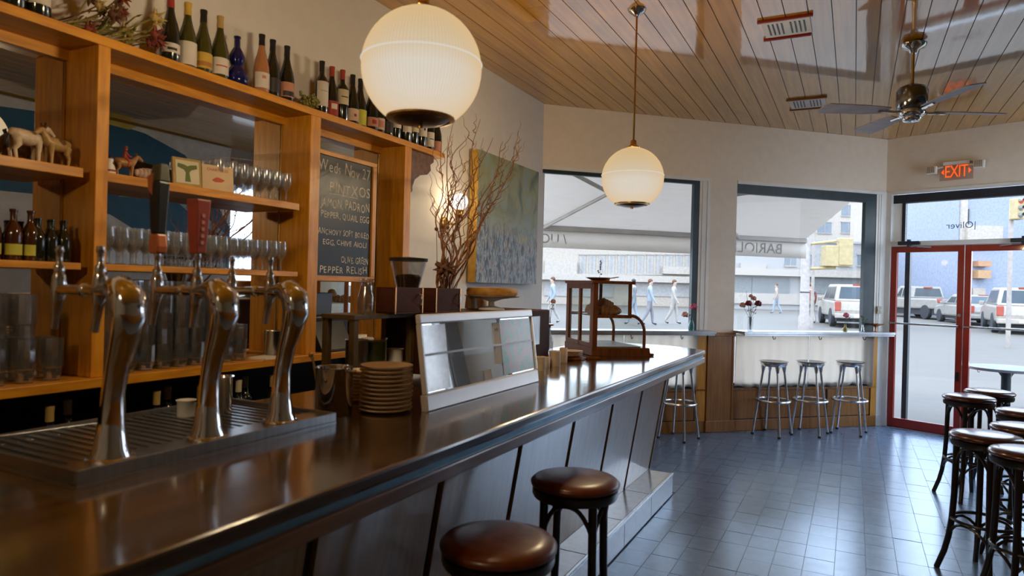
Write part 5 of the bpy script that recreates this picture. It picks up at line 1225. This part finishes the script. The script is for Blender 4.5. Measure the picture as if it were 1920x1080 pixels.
# awning ---------------------------------------------------------------------------------
aw = thing('awning', 'white fabric awning with folding arms outside the windows', 'awning', WA, WROT)
A0, A1, AT = -.9, 4.40, 1.60
aw_top = 2.98; aw_z = 2.26
b = B(); b.hexa([(A0, .22, aw_top), (A1, .22, aw_top), (A1, AT, aw_z), (A0, AT, aw_z), (A0, .22, aw_top + .006), (A1, .22, aw_top + .006), (A1, AT, aw_z + .006), (A0, AT, aw_z + .006)]); b.build('canopy', AWN, aw)
b = B(); n = 40
for k in range(n):
    u0, u1 = A0 + (A1 - A0) * k / n, A0 + (A1 - A0) * (k + 1) / n
    f0, f1 = AT + .012 * math.sin(k * .9), AT + .012 * math.sin((k + 1) * .9)
    b.quad((u0, AT, aw_z - .055), (u1, AT, aw_z - .055), (u1, f1, 1.985), (u0, f0, 1.985))
va = b.build('valance', AWN, aw, 60); m = va.modifiers.new('s', 'SOLIDIFY'); m.thickness = .002
B().box(A0, AT - .03, aw_z - .06, A1, AT + .03, aw_z).build('front_bar', xpaint((.50, .51, .53), .4), aw, bevel=.008)
GREYM = xpaint((.62, .63, .66), .4)
for (s_, e_, h_) in ((.30, 1.10, .55), (3.05, 2.35, 3.3),):
    p0 = Vector((s_, .22, 2.72)); el = Vector((e_, .85, 2.60)); p1 = Vector((h_, AT - .03, aw_z - .03))
    B().tube([p0, el], .024, 8).build('folding_arm', GREYM, aw, 1); B().tube([el, p1], .022, 8).build('folding_arm', GREYM, aw, 1)
tb, tw = text_mesh('BAR|OLIVER', .20, 0, .0006, mirror=False)
LETM = cloth('lettering_cloth', (.34, .31, .29), .42, 20)
# lettering reads from outside: seen in reverse from the room
for i, v_ in enumerate(tb.v): tb.v[i] = (-v_[0] * 1.05, -v_[1], v_[2] * 1.0)
tb.build('awning_lettering', LETM, aw, loc=(4.02, AT - .008, 2.035), label='grey lettering seen in reverse through the cloth')
tb, tw = text_mesh('/ UC', .17, 0, .0006)
for i, v_ in enumerate(tb.v): tb.v[i] = (-v_[0], -v_[1], v_[2])
tb.build('awning_lettering', LETM, aw, loc=(.86, AT - .008, 2.04), label='faint grey lettering seen in reverse')

# buildings ------------------------------------------------------------------------------
def hor(px): return 540 - 4 + .026 * (px - 960)
def bz(px, py, D): return CAMH - (py - hor(px)) / FPX * D
def bx_(px, D): return (px - 960) / FPX * D
def building(name, label, D, px0, px1, py_top, mat, depth, parts, roof=None):
    t = thing(name, label, 'building', Vector((0, 0, 0)) + fw0 * D, YAW)
    x0, x1 = bx_(px0, D), bx_(px1, D); z1 = bz((px0 + px1) / 2, py_top, D); z0 = gz((fw0 * D + rt0 * ((x0 + x1) / 2)).y) - .5
    B().box(x0, 0, z0, x1, depth, z1).build('wall', mat, t)
    B().box(x0 - .1, -.12, z1, x1 + .1, depth, z1 + .15).build('roof_edge', roof or mat, t)
    for (nm, a0, b0, a1, b1, m_, pr) in parts:
        mid = (a0 + a1) / 2
        q = B().box(bx_(a0, D), -pr, bz(mid, b1, D), bx_(a1, D), .02, bz(mid, b0, D)).build(nm, m_, t)
        if nm == 'window':
            xa, xb, za, zb = bx_(a0, D), bx_(a1, D), bz(mid, b1, D), bz(mid, b0, D); fwid = min(.08, (xb - xa) * .15)
            B().box(xa - fwid, -pr - .05, za - fwid, xb + fwid, -pr + .02, za).box(xa - fwid, -pr - .05, zb, xb + fwid, -pr + .02, zb + fwid).build('frame', xpaint((.62, .62, .62), .6), q)
            B().box((xa + xb) / 2 - fwid / 3, -pr - .03, za, (xa + xb) / 2 + fwid / 3, -pr + .02, zb).build('mullion', xpaint((.62, .62, .62), .6), q)
    return t
BLG = xpaint((.38, .43, .50), .6); BLGL = xpaint((.58, .63, .70), .6); WHT = xpaint((.72, .72, .72), .7); BEI = xpaint((.70, .68, .66), .7); TEALG = xpaint((.34, .40, .46), .5); LBLUE = xpaint((.46, .58, .86), .7)
GLZ = pm('far_window_glass', (.15, .17, .19), (.12, .14, .16), .3, scale=2)
wins = [('window', 1470 + q * 34, 478, 1470 + q * 34 + 20, 498, GLZ, .05) for q in range(6)]
building('corner_shop', 'low blue grey shop row with white fascia seen in the right window', 46, 1335, 1685, 455, BLGL, 8,
         [('fascia', 1335, 506, 1684, 519, WHT, .5), ('storefront_glass', 1345, 519, 1480, 551, TEALG, .06), ('storefront_glass', 1500, 519, 1610, 551, TEALG, .06), ('storefront_glass', 1625, 519, 1680, 551, GLZ, .06), ('sign_board', 1385, 494, 1432, 505, xpaint((.66, .67, .70), .6), .3), ('stall_riser', 1335, 552, 1684, 572, WHT, .1)] + wins)
building('pale_office_block', 'tall pale office block behind the shop row', 70, 1500, 1760, 330, WHT, 10,
         [('window', 1530 + (q % 5) * 44, 385 + (q // 5) * 32, 1555 + (q % 5) * 44, 405 + (q // 5) * 32, GLZ, .05) for q in range(10)])
building('market_hall', 'pale market hall with tall window bays seen in the left window', 48, 940, 1312, 440, BEI, 9,
         [('window', 1085 + q * 18, 478, 1097 + q * 18, 514, BLGL, .05) for q in range(12)] + [('fascia', 960, 515, 1310, 527, WHT, .5), ('sign_board', 1240, 500, 1290, 514, WHT, .4), ('storefront_glass', 1020, 528, 1150, 556, BLGL, .06), ('storefront_glass', 1180, 528, 1308, 556, BLGL, .06), ('sign_board', 1020, 490, 1080, 514, WHT, .4)])
building('beige_house', 'beige upper storey house seen through the transom', 52, 1700, 1800, 352, BEI, 9,
         [('window', 1742, 398, 1752, 412, GLZ, .05), ('window', 1774, 398, 1785, 412, GLZ, .05), ('sign_board', 1728, 424, 1797, 452, WHT, .4), ('storefront_glass', 1690, 524, 1740, 545, TEALG, .06), ('fascia', 1690, 508, 1745, 520, WHT, .4), ('window', 1774, 530, 1788, 552, GLZ, .05)])
building('blue_building', 'big pale blue painted wall seen through the right door', 39, 1794, 2100, 320, LBLUE, 6,
         [('sign_board', 1803, 424, 1868, 452, WHT, .4), ('doorway', 1822, 540, 1846, 565, BEI, .1), ('awning_panel', 1822, 490, 1846, 500, xpaint((.75, .45, .28), .7), .5), ('awning_panel', 1822, 507, 1846, 522, xpaint((.75, .50, .30), .7), .5), ('pale_strip', 1796, 360, 1806, 560, WHT, .2), ('conduit', 1811, 392, 1813, 420, TEALG, .1)])
# street pole with signal boxes
D = 24.0
sp_ = thing('street_pole', 'pale street pole with yellow signal boxes in the right window', 'pole', fw0 * D, YAW)
xp = bx_(1509, D); zg = gz((fw0 * D + rt0 * xp).y)
B().lathe([(.20, zg), (.20, zg + .5), (.155, zg + .6), (.15, bz(1509, 372, D))], 18, (xp, 0, 0)).build('shaft', xpaint((.60, .60, .63), .6), sp_, 50)
B().lathe([(.16, 0), (.165, .02), (.16, .04)], 18, (xp, 0, bz(1509, 549, D))).build('band', RUBBER, sp_, 50)
YELB = xpaint((.70, .62, .36), .5)
B().box(bx_(1541, D), -.2, bz(1563, 500, D), bx_(1586, D), .2, bz(1563, 461, D)).build('signal_box', YELB, sp_, bevel=.03)
B().box(bx_(1566, D), -.24, bz(1577, 498, D), bx_(1592, D), .0, bz(1577, 447, D)).build('signal_box', YELB, sp_, bevel=.03)
B().tube([(xp, 0, bz(1509, 458, D)), (bx_(1565, D), 0, bz(1565, 452, D))], .05, 8).tube([(xp, 0, bz(1509, 504, D)), (bx_(1565, D), 0, bz(1565, 502, D))], .05, 8).build('bracket', YELB, sp_, 1)
def signal(label, px, py0, py1, D, red):
    t = thing('traffic_light', label, 'traffic light', fw0 * D, YAW); x0 = bx_(px, D); z1, z0 = bz(px, py0, D), bz(px, py1, D); wv_ = (z1 - z0) / 2.6; r = (z1 - z0) / 9
    B().box(x0 - wv_ / 2, -.15, z0, x0 + wv_ / 2, .15, z1).build('housing', YELB, t, bevel=.03)
    for k in range(3):
        zc = z1 - (z1 - z0) * (k + .5) / 3
        B().lathe([(r, .0), (r * .9, .02), (0, .05)], 16).build('lens', emit('signal_red', (1, .25, .15), .8) if (k == 0 and red) else TEALG, t, 50, loc=(x0, -.15, zc), rot=(PI / 2, 0, 0))
        B().lathe([(r * 1.15, 0), (r * 1.15, .14)], 14, a0=PI * .0, a1=PI, cap=False).build('visor', TEALG, t, 50, loc=(x0, -.15, zc), rot=(PI / 2, 0, 0))
    B().tube([(x0, .2, gz((fw0 * D + rt0 * x0).y)), (x0, .2, z1)], .06, 8).build('post', xpaint((.60, .60, .63), .6), t, 1)
    return t
signal('traffic light hanging beside the awning edge in the right window', 1528, 385, 424, 26, False)
signal('traffic light with red lens lit seen through the transom', 1902, 372, 412, 19, True)

# vehicles -----------------------------------------------------------------------------------
CWH = xpaint((.66, .66, .67), .3); CSI = xpaint((.52, .54, .57), .3); CARG = pm('car_glass', (.035, .045, .05), (.025, .032, .036), .2, scale=2); TAIL = xpaint((.62, .12, .08), .3); CHR = ALU
def wheel(parent, x, y, r, w_=.22):
    b = B().lathe([(r * .62, -w_ / 2), (r * .95, -w_ / 2), (r, -w_ / 2 + .03), (r, w_ / 2 - .03), (r * .95, w_ / 2), (r * .62, w_ / 2)], 24)
    t_ = b.build('tyre', RUBBER, parent, 50, loc=(x, y, r), rot=(PI / 2, 0, 0))
    rb_ = B().lathe([(0, -w_ * .35), (r * .18, -w_ * .45), (r * .2, w_ * .45), (0, w_ * .35)], 14)
    for k in range(5):
        a = k * 2 * PI / 5; rb_.tube([(r * .1 * math.cos(a), r * .1 * math.sin(a), w_ * .3), (r * .62 * math.cos(a), r * .62 * math.sin(a), w_ * .38)], r * .08, 6); rb_.tube([(r * .1 * math.cos(a), r * .1 * math.sin(a), -w_ * .3), (r * .62 * math.cos(a), r * .62 * math.sin(a), -w_ * .38)], r * .08, 6)
    rb_.build('rim', CHR, t_, 1)
def vehicle(kind, label, loc, rz, paintm, s=1.0):
    t = thing({'suv': 'sport_utility_vehicle', 'pickup': 'pickup_truck', 'sedan': 'parked_car'}[kind], label, 'car', loc, rz); t.scale = (s, s, s)
    W = .95; r = .38 if kind != 'sedan' else .33
    xz = lambda u, v, w_: (u, w_, v)
    if kind == 'suv':
        low = [(-2.35, .42), (-2.40, .70), (-2.32, 1.05), (1.35, 1.10), (2.2, .98), (2.38, .75), (2.35, .40)]
        gh = [(-2.28, 1.05), (-1.85, 1.72), (.35, 1.74), (1.30, 1.10)]
    elif kind == 'pickup':
        low = [(-2.75, .55), (-2.78, .95), (-2.75, 1.12), (-.45, 1.12), (1.45, 1.16), (2.55, 1.08), (2.68, .80), (2.65, .50)]
        gh = [(-.55, 1.12), (-.45, 1.76), (.85, 1.78), (1.50, 1.16)]
    else:
        low = [(-2.25, .36), (-2.30, .62), (-2.20, .92), (1.0, .92), (2.1, .82), (2.28, .6), (2.25, .34)]
        gh = [(-2.0, .92), (-1.3, 1.38), (.2, 1.40), (1.1, .92)]
    B().prism(low, xz, -W, W).build('body', paintm, t, bevel=.09)
    b = B(); i = 0; wt = W * .80
    b.v = [(u, -W * .96, v) if k in (0, 3) else (u, -wt, v) for k, (u, v) in enumerate(gh)] + [(u, W * .96, v) if k in (0, 3) else (u, wt, v) for k, (u, v) in enumerate(gh)]
    b.f = [(3, 2, 1, 0), (4, 5, 6, 7), (0, 1, 5, 4), (1, 2, 6, 5), (2, 3, 7, 6), (3, 0, 4, 7)]
    b.build('cabin', paintm, t, bevel=.05)
    # glazing, slightly proud of the cabin faces
    g0, g1, g2, g3 = [Vector((u, 0, v)) for u, v in gh]
    def face(p, q, w0, w1, off, nm):
        a0, a1 = p.lerp(q, .14), p.lerp(q, .84); n_ = Vector((q.z - p.z, 0, -(q.x - p.x))).normalized() * (-off)
        if n_.x * (p.x + .5) < 0 and False: n_ = -n_
        bb_ = B(); bb_.hexa([(a0.x, -w0, a0.z), (a0.x, w0, a0.z), (a0.x + n_.x, w0, a0.z + n_.z), (a0.x + n_.x, -w0, a0.z + n_.z), (a1.x, -w1, a1.z), (a1.x, w1, a1.z), (a1.x + n_.x, w1, a1.z + n_.z), (a1.x + n_.x, -w1, a1.z + n_.z)]); return bb_.build(nm, CARG, t)
    face(g0, g1, W * .82, W * .70, .012, 'rear_window'); face(g3, g2, W * .82, W * .70, -.012, 'windscreen')
    for sg in (-1, 1):
        xs = [g0.x + .35, g0.x + (g3.x - g0.x) * .5, g3.x - .5]
        for q in range(2):
            xa, xb = xs[q] + .05, xs[q + 1] - .05; za, zb = g0.z + .08, g1.z - .10
            tilt = lambda z: (W * .96 + (wt - W * .96) * (z - g0.z) / (g1.z - g0.z)) * sg
            sl2 = .22 if q == 0 else 0; sr2 = .28 if q == 1 else 0
            pts = [(xa, tilt(za), za), (xb, tilt(za), za), (xb - sr2, tilt(zb), zb), (xa + sl2, tilt(zb), zb)]
            bb_ = B(); bb_.hexa([(x_, y_ - sg * .01, z_) for x_, y_, z_ in pts] + [(x_, y_ + sg * .012, z_) for x_, y_, z_ in pts]); bb_.build('side_window', CARG, t)
    xr = low[0][0]
    for sg in (-1, 1):
        B().box(xr - .06, sg * (W - .13) - .11, low[1][1] - .05, xr + .12, sg * (W - .13) + .115, low[2][1] - .02).build('tail_light', TAIL, t, bevel=.03)
        B().box(g3.x - .45, sg * (W + .10) - .09, g0.z - .02, g3.x - .30, sg * (W + .10) + .09, g0.z + .14).build('wing_mirror', paintm, t, bevel=.03)
        B().box(low[-2][0] - .15, sg * (W - .18) - .14, low[-2][1] - .02, low[-2][0] + .02, sg * (W - .18) + .14, low[-2][1] + .12).build('headlight', CASEG, t, bevel=.03)
    B().box(xr - .14, -W + .02, low[0][1] - .05, xr + .06, W - .02, low[0][1] + .14).build('rear_bumper', CHR if kind == 'pickup' else paintm, t, bevel=.04)
    B().box(xr - .15, -.26, low[0][1] + .0, xr - .135, .26, low[0][1] + .13).build('number_plate', WHITE, t)
    B().box(g1.x - .04 if kind != 'pickup' else g0.x - .02, -.22, g1.z - .07 if kind != 'pickup' else g1.z - .09, g1.x + .10 if kind != 'pickup' else g1.x, .22, g1.z + .02 if kind != 'pickup' else g1.z - .02).build('brake_light', emit('brake_glow', (1, .3, .2), .7), t, bevel=.01)
    B().box(xr + .25, -W + .12, .22, -xr - .3, W - .12, low[0][1] + .05).build('underbody', RUBBER, t)
    if kind == 'pickup':
        B().box(xr - .045, -W + .22, low[0][1] + .12, xr - .02, W - .22, low[2][1] - .02).build('tailgate', xpaint((.46, .48, .52), .35), t, bevel=.02)
        B().box(xr - .06, -.16, low[2][1] - .13, xr - .045, .16, low[2][1] - .06).build('tailgate_handle', BLACK, t, bevel=.01)
        B().box(xr + .1, -W + .1, low[2][1] - .01, -.6, W - .1, low[2][1] + .02).build('bed_cover', RUBBER, t)
    for xx in (-1.45 if kind != 'pickup' else -1.75, 1.42 if kind != 'pickup' else 1.65):
        for sg in (-1, 1): wheel(t, xx, sg * (W - .08), r)
    return t
def vplace(px, py): p = ext(px, py); return (p.x, p.y, gz(p.y))
vehicle('pickup', 'silver white pickup truck seen through the left red door', vplace(1728, 596), math.radians(90 + 28), CSI)
vehicle('suv', 'white sport utility vehicle at the right edge seen through the right door', vplace(1905, 622), math.radians(90 - 2), CWH, 1.0)
vehicle('suv', 'white sport utility vehicle seen in the right window behind the bud vases', vplace(1592, 610), math.radians(90 + 10), CWH)
vehicle('sedan', 'grey parked car half hidden behind the red door stiles', vplace(1822, 607), math.radians(90 + 12), CSI)

# people on the street --------------------------------------------------------------------------
SKIN = pm('skin', (.42, .30, .23), (.38, .26, .20), .55, scale=20)
def person(label, px, py, rz, top, legs, hair, stride=.22, arm=.2):
    p = ext(px, py)
    V = [(0, 0, .96), (0, 0, 1.12), (0, .0, 1.30), (0, 0, 1.43), (0, .01, 1.50), (0, .03, 1.56), (0, .035, 1.66), (0, .03, 1.73),
         (-.09, 0, .90), (-.10, stride * .5, .50), (-.10, stride * .9 - .06, .10), (-.10, stride * .9 + .10, .04),
         (.09, 0, .90), (.10, -stride * .35, .50), (.10, -stride - .08, .12), (.10, -stride + .06, .04),
         (-.18, 0, 1.40), (-.24, -arm * .4, 1.13), (-.25, -arm * .2 + .06, .90), (-.25, -arm * .1 + .10, .82),
         (.18, 0, 1.40), (.24, arm * .3, 1.13), (.25, arm * .6 + .06, .90), (.25, arm * .8 + .08, .82)]
    E_ = [(0, 1), (1, 2), (2, 3), (3, 4), (4, 5), (5, 6), (6, 7), (0, 8), (8, 9), (9, 10), (10, 11), (0, 12), (12, 13), (13, 14), (14, 15), (3, 16), (16, 17), (17, 18), (18, 19), (3, 20), (20, 21), (21, 22), (22, 23)]
    Rr = [.14, .13, .145, .11, .055, .075, .095, .06, .10, .07, .045, .04, .10, .07, .045, .04, .07, .052, .04, .035, .07, .052, .04, .035]
    me = bpy.data.meshes.new('b'); me.from_pydata(V, E_, []); o = bpy.data.objects.new('b', me); COL.objects.link(o)
    md = o.modifiers.new('skin', 'SKIN'); 
    if not me.skin_vertices: 
        bm_ = bmesh.new(); bm_.from_mesh(me); bm_.verts.layers.skin.verify(); bm_.to_mesh(me); bm_.free()
    for k, r_ in enumerate(Rr):
        me.skin_vertices[0].data[k].radius = (r_, r_ * .85)
    me.skin_vertices[0].data[0].use_root = True
    sb = o.modifiers.new('sub', 'SUBSURF'); sb.levels = 1; sb.render_levels = 1
    dg = bpy.context.evaluated_depsgraph_get(); m2 = bpy.data.meshes.new_from_object(o.evaluated_get(dg)); bpy.data.objects.remove(o)
    for m_ in (top, legs, SKIN, RUBBER): m2.materials.append(m_)
    for f_ in m2.polygons:
        c = f_.center; f_.use_smooth = True
        f_.material_index = 2 if (c.z > 1.47 or (abs(c.x) > .19 and c.z < .88)) else 3 if c.z < .09 else 1 if (c.z < .95 and abs(c.x) < .19) else 0
    t = thing('person', label, 'person', (p.x, p.y, gz(p.y)), rz)
    bo = bpy.data.objects.new('body', m2); COL.objects.link(bo); bo.parent = t
    B().ball((0, .005, 1.70), (.088, .095, .085), 12, 8).build('hair', hair, t, 1)
    B().ball((0, .125, 1.645), (.014, .02, .02), 6, 5).ball((-.10, .03, 1.645), (.012, .02, .03), 6, 5).ball((.10, .03, 1.645), (.012, .02, .03), 6, 5).build('nose_and_ears', SKIN, t, 1)
    return t
BJ = xpaint((.46, .60, .80), .8); NV = xpaint((.36, .40, .50), .8); GJ = xpaint((.62, .63, .66), .8); DJ = xpaint((.40, .46, .54), .8); TANJ = xpaint((.64, .56, .52), .8)
person('pedestrian in a light blue jacket left of the pastry case in the window', 1035, 606, 2.0, BJ, GJ, DRYB)
person('pedestrian in a blue jacket walking right of the pastry case', 1217, 610, -1.2, BJ, NV, DRYB)
person('pedestrian in a dark teal coat next to the pastry case top', 1186, 609, 1.4, DJ, BJ, BLKW)
person('pedestrian in a grey coat near the teal bottle vase', 1262, 608, -1.5, GJ, GJ, DRYB)
person('pedestrian walking across the street in the right window', 1455, 588, 1.5, TANJ, BJ, DRYB)
person('pedestrian in red top beside the street pole', 1519, 606, .4, xpaint((.55, .28, .26), .8), GJ, DRYB)
